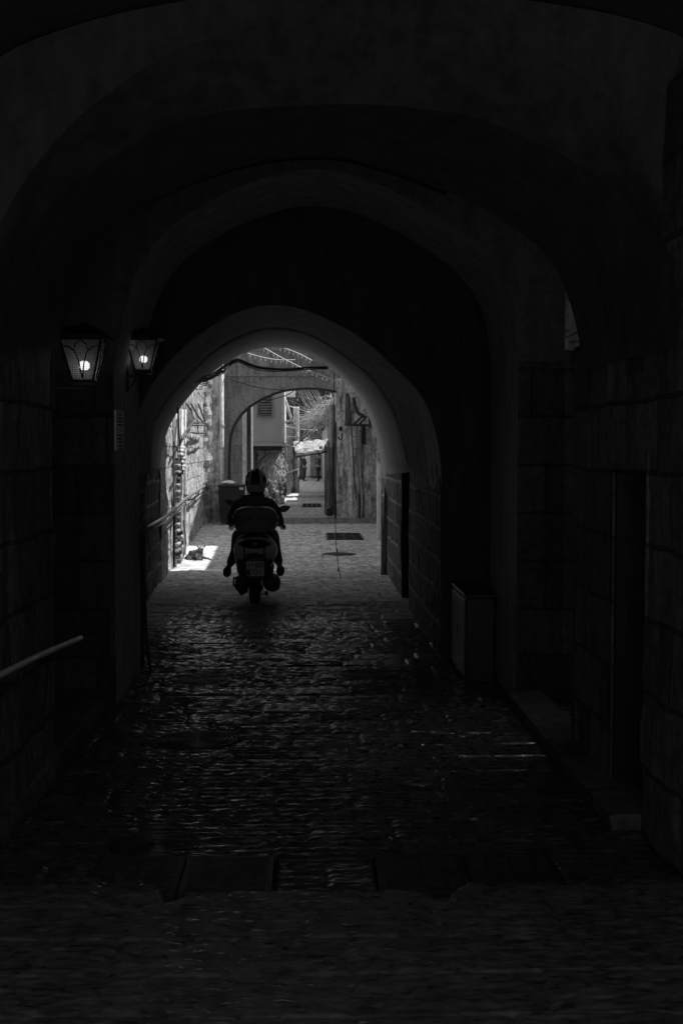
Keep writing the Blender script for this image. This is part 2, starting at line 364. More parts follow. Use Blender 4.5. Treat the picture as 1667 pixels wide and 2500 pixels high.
mB_ = n.new('ShaderNodeMath'); mB_.operation = 'MULTIPLY'; L.new(mA.outputs[0], mB_.inputs[0]); L.new(mu.outputs[0], mB_.inputs[1]); nb_ = n.new('ShaderNodeMapRange'); nb_.inputs[1].default_value = 5.28; nb_.inputs[2].default_value = 5.36; nb_.inputs[3].default_value = 2.2; nb_.inputs[4].default_value = 1.0; L.new(sp.outputs['Y'], nb_.inputs[0])
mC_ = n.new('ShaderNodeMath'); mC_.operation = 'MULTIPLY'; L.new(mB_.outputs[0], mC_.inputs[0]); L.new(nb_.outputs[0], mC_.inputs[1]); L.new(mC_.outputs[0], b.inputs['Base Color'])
sR = n.new('ShaderNodeMapRange'); sR.inputs[1].default_value = 14.9; sR.inputs[2].default_value = 17; sR.inputs[3].default_value = 1.0; sR.inputs[4].default_value = .25; L.new(nzm.outputs[0], sR.inputs[0]); L.new(sR.outputs[0], b.inputs['Specular IOR Level'])
b.inputs['IOR'].default_value = 1.85
mp6 = n.new('ShaderNodeMapping'); mp6.inputs['Scale'].default_value = (16, 38, 20); L.new(ge.outputs['Position'], mp6.inputs[0])
n6 = n.new('ShaderNodeTexNoise'); n6.inputs['Scale'].default_value = 1; n6.inputs['Detail'].default_value = 3; L.new(mp6.outputs[0], n6.inputs['Vector'])
m6 = n.new('ShaderNodeMapRange'); m6.inputs[1].default_value = .42; m6.inputs[2].default_value = .62; m6.inputs[3].default_value = .35; m6.inputs[4].default_value = -.17; L.new(n6.outputs[0], m6.inputs[0])
a6_ = n.new('ShaderNodeMath'); a6_.operation = 'ADD'; a6_.use_clamp = True; L.new(m6.outputs[0], a6_.inputs[0]); L.new(mr3.outputs[0], a6_.inputs[1]); nr_ = n.new('ShaderNodeMapRange'); nr_.inputs[1].default_value = 5.28; nr_.inputs[2].default_value = 5.36; nr_.inputs[3].default_value = .16; nr_.inputs[4].default_value = 0; L.new(sp.outputs['Y'], nr_.inputs[0])
a7_ = n.new('ShaderNodeMath'); a7_.operation = 'ADD'; L.new(a6_.outputs[0], a7_.inputs[0]); L.new(nr_.outputs[0], a7_.inputs[1]); L.new(a7_.outputs[0], b.inputs['Roughness'])
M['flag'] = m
M['bounce'] = stone('pale_bounce_paving', .4, 'X', joints=0, bump=.4)
MB().grid((-4,-22,0),(4,-22,0),(4,3.21,0),(-4,3.21,0),8,20).build('bounce_ground', M['bounce'])['kind'] = 'structure'  # unseen pale ground added to bounce sunlight up into the vault
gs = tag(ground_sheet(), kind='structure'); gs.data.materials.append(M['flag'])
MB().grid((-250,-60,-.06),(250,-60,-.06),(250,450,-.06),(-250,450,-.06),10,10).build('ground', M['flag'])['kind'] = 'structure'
# near slab threshold, a little higher and rougher, with the drain cut into it
for (x0, x1) in ((-1.5, -.97), (1.15, 1.65)):
    pass
# low stone platforms along both sides
def platform(x0, x1, y0, y1, h, name):
    mb = MB(); f = fn_noise(.012, 3, 1)
    nx_, ny_ = 8, int((y1-y0)/.1)
    rows = []
    prof = [(x1, -.02), (x1+.004, h*.5), (x1-.01, h-.01), (x1-.035*(1 if x1 > x0 else -1), h), ((x0+x1)/2, h), (x0, h)]
    for j in range(ny_+1):
        y = y0 + (y1-y0)*j/ny_
        rows.append([Vector((x, y, z)) + Vector((1,0,.5))*f(Vector((x*.3, y, z)))*.8 for x, z in prof])
    # end caps
    mb.loft(rows); mb.v += []
    b0 = len(mb.v); mb.v += [rows[0][i] for i in range(6)] + [Vector((x0,y0,-.02))]; mb.f.append(tuple(range(b0, b0+7)))
    o = mb.build(name, M['pier'], smooth=False); o['kind'] = 'structure'; return o
platform(-1.75, -1.46, 5.2, 9.6, .13, 'kerb')
platform(1.75, 1.50, 6.2, 9.55, .10, 'kerb')
# step across the lane beneath the far arch
mb = MB(); mb.grid((-1.0,33.6,0.0),(2.2,33.6,0.0),(2.2,33.72,.13),(-1.0,33.72,.13),60,3,fn_noise(.03,4,3)); mb.grid((-1.0,33.72,.13),(2.2,33.72,.13),(2.2,34.6,.10),(-1.0,34.6,.10),60,8,fn_noise(.02,4,3))
mb.build('step', M['ashlar'])['kind'] = 'structure'

# ------------------------------------------------------------------ near vaulted passage
XL, XR = -1.50, 1.65
def curve(pts, Y, clampw=False, n=48):
    """traced arch at its own distance, resampled evenly"""
    w3 = []
    for px, py in pts:
        p = P(px, py, Y)
        if clampw:
            if p.x < XL: p = PX(px, py, XL)
            if p.x > XR: p = PX(px, py, XR)
        w3.append(p)
    return resample(w3, n)
def smoothline(w3, it=2):
    for _ in range(it):
        o = [w3[0]]
        for a, b in zip(w3[:-1], w3[1:]): o += [a.lerp(b, .25), a.lerp(b, .75)]
        o.append(w3[-1]); w3 = o
    return w3
def resample(w3, n):
    w3 = smoothline(w3)
    d = [0]
    for a, b in zip(w3[:-1], w3[1:]): d.append(d[-1] + (b-a).length)
    out = []; k = 0
    for i in range(n+1):
        t = d[-1]*i/n
        while k < len(d)-2 and d[k+1] < t: k += 1
        u = (t-d[k])/max(1e-9, d[k+1]-d[k]); out.append(w3[k].lerp(w3[k+1], min(1, u)))
    return out
K0 = [(-80,300),(-40,180),(0,131),(108,84),(271,33),(434,3),(650,-35),(874,-50),(1090,-30),(1314,3),(1486,28),(1667,83),(1740,140),(1780,240)]
K1 = [(-60,760),(-30,640),(0,542),(49,455),(135,336),(238,244),(379,144),(515,89),(650,51),(850,6),(1021,28),(1215,88),(1342,135),(1463,216),(1557,293),(1618,365),(1667,448),(1695,560),(1710,700)]
K1b = [(-60,840),(0,692),(57,587),(108,523),(163,461),(271,379),(379,317),(488,279),(569,266),(870,248),(1110,272),(1209,301),(1353,365),(1463,431),(1546,514),(1602,592),(1667,697),(1720,830)]
K2 = [(153,850),(158,760),(172,673),(191,638),(223,597),(255,568),(293,533),(351,495),(415,463),(500,428),(591,398),(690,378),(786,372),(880,385),(1000,425),(1129,477),(1207,516),(1270,562),(1325,603),(1361,646),(1384,705),(1406,768),(1420,839),(1424,900)]
K3 = [(277,900),(292,823),(312,730),(332,667),(367,606),(415,552),(489,502),(579,455),(668,426),(739,409),(846,419),(936,453),(1025,498),(1110,552),(1180,611),(1219,662),(1247,725),(1260,800),(1264,880)]
PV = thing('vaulted_passage', (0, 6, 0), 'sooty vaulted stone passage with three ribs framing the whole view', 'passage')
c0 = curve(K0, 5.9); c1 = curve(K1, 6.0); c1b = curve(K1b, 6.35, True); c2 = curve(K2, 7.45); c3 = curve(K3, 9.5)
def shift(c, dy=0, s=1.0, zc=1.9, xc=0.07):
    return [Vector((xc+(p.x-xc)*s, p.y+dy, zc+(p.z-zc)*s)) for p in c]
def dense(rings, k=6, amp=.012, scl=2.5, seed=0):
    out = []
    for a, b in zip(rings[:-1], rings[1:]):
        for i in range(k):
            out.append([p.lerp(q, i/k) for p, q in zip(a, b)])
    out.append(rings[-1]); res = []; tot = len(out)-1
    for q_, r_ in enumerate(out):
        wn_f = min(1.0, 6*(q_/tot)*(1-q_/tot))
        nr = []
        for p in r_:
            h = mn.fractal(Vector((p.x*scl+seed, p.y*scl, p.z*scl)), 1, 2, 3)*amp*wn_f
            d = Vector((p.x, 0, p.z-1.9)); d.normalize(); nr.append(p + d*h)
        res.append(nr)
    return res
def leg(c, zl=None):   # make both ends run down to the ground
    a, b = c[0], c[-1]
    return [Vector((a.x, a.y, -.03))] + c + [Vector((b.x, b.y, -.03))]
# bay nearest the camera
big = [Vector((p.x*1.0, 1.0, p.z)) for p in c0]
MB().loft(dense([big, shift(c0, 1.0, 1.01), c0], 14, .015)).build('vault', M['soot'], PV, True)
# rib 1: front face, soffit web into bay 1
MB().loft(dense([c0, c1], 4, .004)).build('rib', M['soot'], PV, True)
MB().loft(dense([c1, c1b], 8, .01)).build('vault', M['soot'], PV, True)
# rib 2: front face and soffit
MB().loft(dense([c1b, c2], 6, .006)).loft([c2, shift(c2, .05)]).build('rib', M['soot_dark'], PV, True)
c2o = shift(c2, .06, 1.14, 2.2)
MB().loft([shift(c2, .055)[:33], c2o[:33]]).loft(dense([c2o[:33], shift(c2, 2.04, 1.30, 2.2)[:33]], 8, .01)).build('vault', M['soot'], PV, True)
# side walls
f = fn_noise(.022, 4, 2, (.6, .36, .03))
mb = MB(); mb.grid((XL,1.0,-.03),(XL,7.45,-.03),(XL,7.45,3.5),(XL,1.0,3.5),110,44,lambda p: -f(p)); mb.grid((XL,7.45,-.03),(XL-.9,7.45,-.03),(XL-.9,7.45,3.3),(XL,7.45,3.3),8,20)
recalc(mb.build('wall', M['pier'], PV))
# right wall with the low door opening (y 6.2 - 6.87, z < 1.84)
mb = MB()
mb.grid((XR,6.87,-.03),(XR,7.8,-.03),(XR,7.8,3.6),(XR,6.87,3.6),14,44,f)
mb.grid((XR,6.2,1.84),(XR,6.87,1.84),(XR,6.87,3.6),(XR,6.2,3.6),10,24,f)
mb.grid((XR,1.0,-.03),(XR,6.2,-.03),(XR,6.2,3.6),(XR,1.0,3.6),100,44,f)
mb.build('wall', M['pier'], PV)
mb = MB(); mb.box((XR+.0,6.22,1.80),(XR+.32,6.85,1.84)); mb.box((XR+.0,6.17,-.03),(XR+.32,6.2,1.9)); mb.box((XR+.0,6.87,-.03),(XR+.32,6.9,1.9))
mb.box((XR,7.79,-.03),(XR+.5,7.9,2.55))
mb.build('jamb', M['pier_x'], PV)
dr = thing('doorway_dark_leaf', (XR+.3, 6.85, 0), 'black plank leaf added to stand for the shade in the right wall doorway', 'door')  # the deep doorway's shade, drawn as an added black leaf
mb = MB()
for k in range(4): mb.bbox((XR+.012+.16*k, 6.825, .0), (XR+.012+.16*(k+1)-.006, 6.862, 1.79), .004)
mb.build('panel', M['black'], dr); MB().box((XR+.02,6.812,.35),(XR+.6,6.8245,.41)).box((XR+.02,6.812,1.35),(XR+.6,6.8245,1.41)).build('hinge_strap', M['black'], dr)
MB().tube([(XR+.08,6.82,.95),(XR+.08,6.78,.95),(XR+.08,6.78,1.07),(XR+.08,6.82,1.07)],.008,6).build('handle', M['black'], dr)
mb = MB(); mb.box((XR+1.2,5.2,-.03),(XR+1.25,7.4,2.4)); mb.box((XR+.02,5.2,2.3),(XR+1.2,7.4,2.4)); mb.box((XR+.66,6.9,-.03),(XR+1.2,6.95,2.3)); mb.box((XR+.32,5.2,-.03),(XR+1.2,5.25,2.3))
mb.build('doorway_backing', M['darkwall'], PV)  # added dark box behind the leaf so the doorway stays black
# wall plane at rib 3, arch opening c3, and piers
def plate(c, xl, xr, zt, y, name, mat, parent, k=5):
    """wall in the plane of curve c with the arch cut out"""
    n_ = len(c)-1; out = []
    for i, p in enumerate(c):
        t = i/n_
        if t < .2: out.append(Vector((xl, y, c[0].z + (zt-c[0].z)*t/.2)))
        elif t > .8: out.append(Vector((xr, y, c[-1].z + (zt-c[-1].z)*(1-t)/.2)))
        else: out.append(Vector((xl + (xr-xl)*(t-.2)/.6, y, zt)))
    a = Vector((c[0].x, y, -.03)); b_ = Vector((c[-1].x, y, -.03))
    inner = [a] + c + [b_]; outer = [Vector((xl, y, -.03))] + out + [Vector((xr, y, -.03))]
    rings = [[p.lerp(q, i/k) for p, q in zip(inner, outer)] for i in range(k+1)]
    return MB().loft(rings).build(name, mat, parent)
XO = P(1379,800,9.5).x
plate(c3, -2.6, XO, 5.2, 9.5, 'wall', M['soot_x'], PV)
mb = MB(); mb.grid((-2.6,9.49,-.03),(c3[0].x-.002,9.49,-.03),(c3[0].x-.002,9.49,2.5),(-2.6,9.49,2.5),24,30,fn_noise(.008,5,3,(.5,.36,.01))); mb.build('pier', M['pier_shaded'], PV)
mb = MB(); mb.grid((c3[-1].x+.002,9.49,-.03),(XO,9.49,-.03),(XO,9.49,2.58),(c3[-1].x+.002,9.49,2.58),14,30,fn_noise(.008,5,3,(.5,.36,.01))); mb.build('pier', M['pier_shaded'], PV)
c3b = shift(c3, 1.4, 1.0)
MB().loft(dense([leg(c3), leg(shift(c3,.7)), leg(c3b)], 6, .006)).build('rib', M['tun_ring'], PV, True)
# below the high side opening the wall goes on
mb = MB(); mb.grid((XO,9.5,-.03),(3.2,9.5,-.03),(3.2,9.5,2.60),(XO,9.5,2.60),14,26); mb.box((XO,9.48,2.60),(3.2,9.9,2.66)); mb.build('wall', M['pier_x'], PV)
# bay between rib 3 and the tunnel
A4 = [(331,1160),(327,1066),(331,1024),(352,972),(389,909),(441,852),(509,799),(582,758),(656,742),(734,750),(823,789),(901,836),(959,894),(1016,946),(1048,998),(1066,1066),(1077,1130),(1079,1200)]
A5 = [(352,1150),(354,1080),(372,1030),(398,985),(431,942),(500,872),(545,838),(593,813),(640,800),(677,798),(720,803),(760,815),(810,842),(865,882),(915,925),(950,975),(975,1035),(990,1100),(1000,1150)]
A6 = [(389,1145),(399,1077),(420,1024),(457,972),(509,914),(562,878),(609,854),(666,846),(718,852),(760,867),(802,894),(844,930),(875,967),(901,1014),(922,1077),(931,1134),(933,1160)]
a4 = curve(A4, 11.5); a5 = curve(A5, 13.6)
def skew(pts):
    w3 = []
    for px, py in pts:
        t = (px-389)/(933-389); Y = 18.5 + 2.3*t; w3.append(P(px, py, Y))
    return resample(w3, 48)
a6 = skew(A6)
for c_ in (a4, a5): c_[-1].x = 1.2
TN = thing('arched_tunnel', (0, 11.5, 0), 'plastered pointed tunnel arch with daylight behind it, straddling the lane', 'archway')
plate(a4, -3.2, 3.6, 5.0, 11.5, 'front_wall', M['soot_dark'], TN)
mb = MB(); 
for x in (-3.2, 3.6): mb.grid((x,10.9,-.03),(x,11.5,-.03),(x,11.5,5),(x,10.9,5),2,6)
mb.grid((-3.2,10.9,5),(3.6,10.9,5),(3.6,11.5,5),(-3.2,11.5,5),4,2)
mb.grid((-3.2,10.9,-.03),(-1.6,10.9,-.03),(-1.6,10.9,5),(-3.2,10.9,5),4,4); mb.grid((1.62,10.9,-.03),(3.6,10.9,-.03),(3.6,10.9,5),(1.62,10.9,5),4,4)
mb.build('vault', M['soot_dark'], PV)
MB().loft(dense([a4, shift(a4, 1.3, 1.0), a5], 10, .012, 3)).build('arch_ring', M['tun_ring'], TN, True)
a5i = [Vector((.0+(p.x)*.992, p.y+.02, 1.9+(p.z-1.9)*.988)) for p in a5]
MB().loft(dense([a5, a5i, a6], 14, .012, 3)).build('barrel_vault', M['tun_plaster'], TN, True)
# side walls of the tunnel: left one splayed, right one with a recessed arched doorway
LW = [(a4[0].x, 11.5), (a5[0].x, 13.6), (-2.03, 15.6), (a6[0].x, a6[0].y)]
mb = MB(); fw = fn_noise(.03, 4, 5, (.42, .3, .02))
zs_ = [a4[0].z, a5[0].z, 1.80, a6[0].z]
for (a, b_, z0, z1) in zip(LW[:-1], LW[1:], zs_[:-1], zs_[1:]):
    mb.grid((a[0],a[1],-.03),(b_[0],b_[1],-.03),(b_[0],b_[1],z1),(a[0],a[1],z0),30,24,lambda p: -fw(p)*min(1, max(0,(1.9-p.z)/.3))*.8)
recalc(mb.build('wall', M['tun_stone'], TN))
zt = a6[-1].z
mb = MB()
def rw(y0, y1, z0, z1): mb.grid((1.2,y0,z0),(1.2,y1,z0),(1.2,y1,z1),(1.2,y0,z1),max(3,int((y1-y0)/.09)),max(3,int((z1-z0)/.08)),lambda p: fw(p)*.8)
rw(11.5, 15.2, -.03, 1.9); rw(16.5, a6[-1].y, -.03, 1.9)
mb.build('wall', M['tun_stone'], TN)
# plaster strip joining wall and vault
mb = MB(); mb.loft([[Vector((1.2, y, 1.88)) for y in (11.5,12.5,13.6,15.2)], [Vector((a4[-1].x,11.5,a4[-1].z+.02)), Vector((1.2,12.5,a5[-1].z)), Vector((a5[-1].x,13.6,a5[-1].z)), Vector((1.2,15.2,1.95))]])
mb.build('plaster', M['tun_ring'], TN)
mb = MB()
mb.box((1.2,15.2,-.03),(1.75,15.23,2.1)); mb.box((1.2,16.47,-.03),(1.75,16.5,2.1)); mb.box((1.72,15.2,-.03),(1.78,16.5,2.15)); mb.box((1.2,15.2,2.1),(1.78,16.5,2.16))
mb.build('doorway', M['darkwall'], TN)
# small barred window in the left tunnel wall
wn_ = thing('tunnel_window', (-1.9, 14.6, 1.5), 'dark wooden framed window in the left wall under the tunnel arch', 'window')
def lx(y): return -1.85 - (y-13.6)*.09
mb = MB(); mb.add([(lx(14.0)+.02,14.0,1.45),(lx(15.0)+.02,15.0,1.45),(lx(15.0)+.02,15.0,2.15),(lx(14.0)+.02,14.0,2.15)],[(0,1,2,3)]); mb.build('pane', M['black'], wn_)
mb = MB()
for (ya, za, yb, zb) in ((14,1.45,15,1.45),(14,2.15,15,2.15),(14,1.45,14,2.15),(15,1.45,15,2.15),(14.5,1.45,14.5,2.15)): mb.tube([(lx(ya)+.03,ya,za),(lx(yb)+.03,yb,zb)],.025,4)
mb.build('frame', M['wood'], wn_)
# far face of the tunnel building
n_ = len(a6)-1; outer = []
for i, p in enumerate(a6):
    t = i/n_
    Yf = lambda x: 18.5 + 2.3*(x+2.18)/3.4
    if t < .2: x, z = -6, a6[0].z + (6-a6[0].z)*t/.2
    elif t > .8: x, z = 5, a6[-1].z + (6-a6[-1].z)*(1-t)/.2
    else: x, z = -6 + 11*(t-.2)/.6, 6
    outer.append(Vector((x, max(18.5, min(20.8, Yf(x))), z)))
inner = [Vector((a6[0].x, a6[0].y, -.03))] + a6 + [Vector((a6[-1].x, a6[-1].y, -.03))]
outer = [Vector((-6, 18.5, -.03))] + outer + [Vector((5, 20.8, -.03))]
MB().loft([inner, outer]).build('rear_wall', M['ashlar'], TN)
# roof masses that close the passage above, leaving a light shaft on the right of the middle bay
mb = MB(); mb.box((-6,1.0,5.2),(1.95,18.4,6)); mb.box((1.95,1.0,5.2),(5,7.6,6)); mb.box((1.95,10.42,5.2),(5,18.4,6)); mb.box((-6.2,1.0,-.03),(-6,18.5,6)); mb.box((5,1.0,-.03),(5.2,20.8,6))
mb.box((1.95,18.4,5.2),(5,20.7,6)); mb.box((1.95,7.4,6),(5,7.6,12))
mb.build('roof', M['ashlar'], PV)
mb = MB(); mb.grid((XO,10.4,-.03),(5,10.4,-.03),(5,10.4,12),(XO,10.4,12),20,50); mb.grid((5,7.6,-.03),(5,12.3,-.03),(5,12.3,12.5),(5,7.6,12.5),20,50); mb.grid((XR+.5,7.9,-.03),(5,7.9,-.03),(5,7.9,6),(XR+.5,7.9,6),8,20)
mb.box((XO,9.505,2.66),(XO+.03,10.4,5.2))
sw = mb.build('light_shaft', M['shaft'], PV)
# unseen wall added at the passage mouth; its opening sets the inner light
mb = MB(); mb.box((-6,0.8,-.03),(-2.6,1.0,6)); mb.box((2.6,0.8,-.03),(5,1.0,6)); mb.box((-2.6,0.8,4.6),(2.6,1.0,6)); mb.build('light_stop_wall', M['pier_x'], PV)
NB = thing('rear_shade_walls', (-4, -12, 0), 'unseen walls added behind the viewer to shade part of the ground', 'house')
mb = MB(); mb.box((-5,-22,-.03),(-4,-3,7)); mb.box((4,-22,-.03),(5,-5,3)); mb.box((-5,-23,-.03),(5,-22,7)); mb.build('wall', M['ashlar_y'], NB)  # unseen walls added to govern how much sun reaches the rear ground

# ------------------------------------------------------------------ hooks on the vault ribs
def hook(px, py, Y, l):
    p = P(px, py, Y)
    o = thing('ceiling_hook', p, 'HK', 'hook', 'rusty hooks left in the vault')
    MB().tube([p+Vector((0,0,.05)), p, p+Vector((.01,0,-l*.5)), p+Vector((-.015,0,-l))], .006, 5).build('rod', M['iron'], o)
    MB().tube([p+Vector((-.02,0,-l*.2)), p+Vector((.03,0,-l*.35)), p+Vector((.045,0,-l))], .004, 5).build('wire', M['iron'], o)
    return o
hook(676,5,6.1,.07)['label'] = 'bent two-legged hook hanging at the top edge, left of the crown'
hook(886,8,6.1,.06)['label'] = 'short knotted hook at the crown of the nearest rib'
hook(1116,5,6.1,.09)['label'] = 'straight hook hanging at the top edge, right of the crown'

# ------------------------------------------------------------------ left sunlit house and right house beyond the tunnel
LH = thing('stone_house', (-2.2, 19, 0), 'sunlit rough limestone house wall on the left beyond the tunnel', 'house')
fl = fn_noise(.05, 3.2, 9, (.55, .33, .03))
mb = MB()
mb.grid((-2.16,18.45,-.03),(-2.50,26.5,-.03),(-2.50,26.5,6.5),(-2.16,18.45,6.5),190,100,lambda p: -fl(p)*.7)
mb.grid((-2.50,26.5,-.03),(-2.80,33.7,-.03),(-2.80,33.7,6.5),(-2.50,26.5,6.5),150,100,lambda p: -fl(p)*.7)
recalc(mb.build('wall', M['lime'], LH)); MB().box((-6,18.5,-.03),(-2.9,34,6.4)).build('roof', M['ashlar'], LH)
RH = thing('corner_house', (1.3, 21, 0), 'grey plaster house side wall on the right beyond the tunnel', 'house')
fr = fn_noise(.03, 3, 19)
mb = MB(); H0 = 5.35
mb.grid((1.25,20.8,-.03),(1.95,34.4,-.03),(1.95,34.4,H0),(1.25,20.8,H0),80,40,fr)
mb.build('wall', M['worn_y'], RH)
mb = MB()
for (ya, yb, xa, xb, ha, hb) in ((20.8,26.2,1.28,1.55,5.6,6.45),(26.2,34.5,1.55,1.97,7.7,10.1)):
    mb.loft([[(xa,ya,4.8),(xa,ya,ha),(5,ya,ha),(5,ya,4.8)],[(xb,yb,4.8),(xb,yb,hb),(5,yb,hb),(5,yb,4.8)]], closed=True, caps=True)
mb.box((4.8,20.8,-.03),(5,34.5,H0-.2))
mb.build('roof', M['ashlar'], RH)

# ------------------------------------------------------------------ cross arch building at 34.5 m
AY = 34.6
CA = [(556,1180),(556,1100),(561,1053),(577,1021),(601,994),(633,974),(668,958),(696,950),(720,947),(755,945),(795,948),(834,956),(866,970),(900,990),(925,1020)]
ca = curve(CA, AY, n=40)
XA = thing('bridge_house', (-1, AY, 0), 'pale ashlar house bridging the lane on a wide segmental arch', 'building')
mb = MB(); fa = fn_noise(.012, 3, 30, (.7,.42,.008))
# ring of voussoirs
def off(c, d):
    o = []
    for i, p in enumerate(c):
        t = c[min(i+1,len(c)-1)] - c[max(i-1,0)]; nn = Vector((t.z, 0, -t.x)).normalized()
        if nn.z < 0 and abs(nn.x) < .95: nn = -nn
        if p.x < -1.9 and nn.x > 0: nn = -nn
        o.append(p + nn*d)
    return o
co = [Vector((p.x + (p.x-0.0)*.0, p.y, p.z)) for p in ca]
cc = Vector((-.05, AY, 1.2)); co = [p + (p-cc).normalized()*.42 for p in ca]
vb = MB()
for i in range(len(ca)-1):
    jj = random.uniform(.004,.018)
    a, b_, c_, d_ = ca[i], ca[i+1], co[i+1], co[i]
    a2, b2 = a.lerp(b_, .03), a.lerp(b_, .97); d2, c2_ = d_.lerp(c_, .03), d_.lerp(c_, .97)
    if i % 2 == 0 or True:
        fy = -jj
        vb.add([a2+Vector((0,fy,0)), b2+Vector((0,fy,0)), c2_+Vector((0,fy,0)), d2+Vector((0,fy,0)), a2+Vector((0,.05,0)), b2+Vector((0,.05,0)), c2_+Vector((0,.05,0)), d2+Vector((0,.05,0))],
               [(0,1,2,3),(4,5,1,0),(5,6,2,1),(6,7,3,2),(7,4,0,3)])
recalc(vb.build('arch_stones', stone('voussoir', .33, 'X', joints=0, bump=.6, streak=.3, stain=.35), XA))
n_ = len(ca)-1; out = []; XL2, XR2, ZT = -2.72, 3.5, 7.2
for i, p in enumerate(ca):
    t = i/n_
    if t < .3: out.append(Vector((XL2, AY, ca[0].z + (ZT-ca[0].z)*t/.3)))
    elif t > .85: out.append(Vector((XR2, AY, ca[-1].z + (ZT-ca[-1].z)*(1-t)/.15)))
    else: out.append(Vector((XL2 + (XR2-XL2)*(t-.3)/.55, AY, ZT)))
inn = [Vector((ca[0].x, AY, -.03))] + ca; outt = [Vector((XL2, AY, -.03))] + out
MB().loft([[p.lerp(q, i/10) for p, q in zip(inn, outt)] for i in range(11)]).build('wall', M['ashlar'], XA)
back = [p + Vector((0,1.3,0)) for p in inn]
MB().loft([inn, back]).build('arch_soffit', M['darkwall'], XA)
MB().box((XL2,AY+.02,5.9),(XR2,40.5,ZT)).build('roof', M['ashlar'], XA)
zc = P(640,917,AY).z
MB().bbox((-2.3,AY-.05,zc-.025),(.55,AY-.002,zc+.03),.015).build('cornice', M['ashlar'], XA)
# left pilaster strips and downpipe
MB().grid((-2.80,33.72,-.03),(-2.38,33.9,-.03),(-2.38,33.9,6),(-2.80,33.72,6),14,60,fn_noise(.04,5,4)).build('pilaster', M['worn'], XA)
dp = thing('downpipe', P(543,1278,34.0), 'pale round downpipe with clamps running up beside the arch pier', 'pipe')
mb = MB(); x_ = P(543,1200,34.0).x; mb.tube([(x_,33.9,0),(x_,33.9,2.2),(x_+.0,33.9,5.5)],.055,10); mb.build('tube', M['white'], dp, True)
for z in (.6, 2.0, 2.6): MB().lathe([(.072,-.03),(.072,.03)], (x_,33.9,z), 'Z', 10).build('clamp', M['pipe'], dp)

# right house at 34.5 (front facing worn wall) with rounded buttress
RW = thing('worn_house', (1.3, 34.5, 0), 'streaked pale plaster house front to the right of the far lane', 'house')
x0, x1 = P(822,1270,34.5).x, 2.1
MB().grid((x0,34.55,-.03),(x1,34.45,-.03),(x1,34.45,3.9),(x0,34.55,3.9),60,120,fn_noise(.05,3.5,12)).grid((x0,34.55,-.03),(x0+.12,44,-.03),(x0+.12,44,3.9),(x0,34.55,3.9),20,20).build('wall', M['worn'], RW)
rings = []
for z in [i*.1 for i in range(0, 27)]:
    cx = P(866,1200,34.4).x; r_ = .19 + .03*math.sin(z*3) ; rings.append([Vector((cx + r_*math.cos(a), 34.45 - .22*math.sin(a)*1.0, z)) for a in [math.pi*j/10 for j in range(11)]])
MB().loft(rings).build('buttress', M['worn'], RW, True)
MB().box((P(886,1,34.3).x,34.3,P(1,1084,34.3).z),(P(893,1,34.3).x,34.42,P(1,1040,34.3).z)).build('vent_slats', M['black'], RW)
# ------------------------------------------------------------------ bay-window house, 42 m
def fp(px, py, Y): return P(px, py, Y)
BH = thing('bay_house', fp(640,1200,42), 'cream rendered house with a boxed-out bay and louvred window beyond the far arch', 'house')
def face(mb, x0, x1, y0, y1, Y, Y2=None, thick=.3):
    a = fp(x0, y1, Y); b_ = fp(x1, y0, Y); mb.box((a.x, Y, a.z), (b_.x, Y2 or Y+thick, b_.z)); return mb
face(MB(), 613, 688, 900, 1079, 42, 45).build('bay', M['cream'], BH)
a = fp(688,1079,42); mb = MB(); mb.box((a.x+.003,41.97,a.z),(a.x+.09,45,6)); mb.build('bay_side', M['white'], BH)  # side whiter than the bay front: sun on it put into the colour
mb = MB(); face(mb, 616, 690, 1079.5, 1088.5, 41.95, 45); mb.build('cornice', M['cream'], BH)
mb = MB(); face(mb, 620, 686, 1089, 1100, 42.1, 44.8); mb.build('corbel', M['darkwall'], BH)
wf = MB(); x0,x1 = fp(623,1,41.9).x, fp(664,1,41.9).x; z0, z1 = fp(1,1019,41.9).z, fp(1,955,41.9).z
wf.box((x0,41.9,z0),(x0+.05,42,z1)); wf.box((x1-.05,41.9,z0),(x1,42,z1)); wf.box((x0+.05,41.9,z0),(x1-.05,42,z0+.05))
wfo = wf.build('window', M['grille'], BH); mb = MB()
for k in range(9):
    z = z0+.08+k*.088; mb.add([(x0+.05,41.93,z),(x1-.05,41.93,z),(x1-.05,41.985,z+.055),(x0+.05,41.985,z+.055),(x0+.05,41.94,z-.012),(x1-.05,41.94,z-.012)],[(0,1,2,3),(4,5,1,0)])
mb.build('louvre', M['grille'], wfo); MB().box((x0+.05,41.988,z0+.05),(x1-.05,41.996,z1)).build('opening', M['black'], wfo)
mb = MB(); face(mb, 540, 592, 960, 1200, 39.5); mb.box((fp(560,1,40).x-1.6,39.6,-.03),(fp(590,1,40).x,45,5.8)); mb.build('wall', M['ashlar'], BH)
mb = MB(); face(mb, 592, 600, 940, 1215, 39.4, 39.9); mb.build('pilaster', M['white'], BH)
mb = MB(); face(mb, 600.5, 620, 940, 1215, 42.3, 45); mb.build('wall', M['ashlar'], BH)
mb = MB(); a = fp(611,1,41.5); mb.tube([(a.x,41.5,0),(a.x,41.5,5)],.03,8); mb.build('downpipe', M['white'], BH)
mb = MB(); mb.grid((fp(618,1,44).x,44.0,-.03),(fp(692,1,44).x,44.6,-.03),(fp(692,1,44).x,44.6,2.4),(fp(618,1,44).x,44.0,2.4),60,60,fn_noise(.12,5,8)); mb.build('lower_wall', M['peel'], BH)
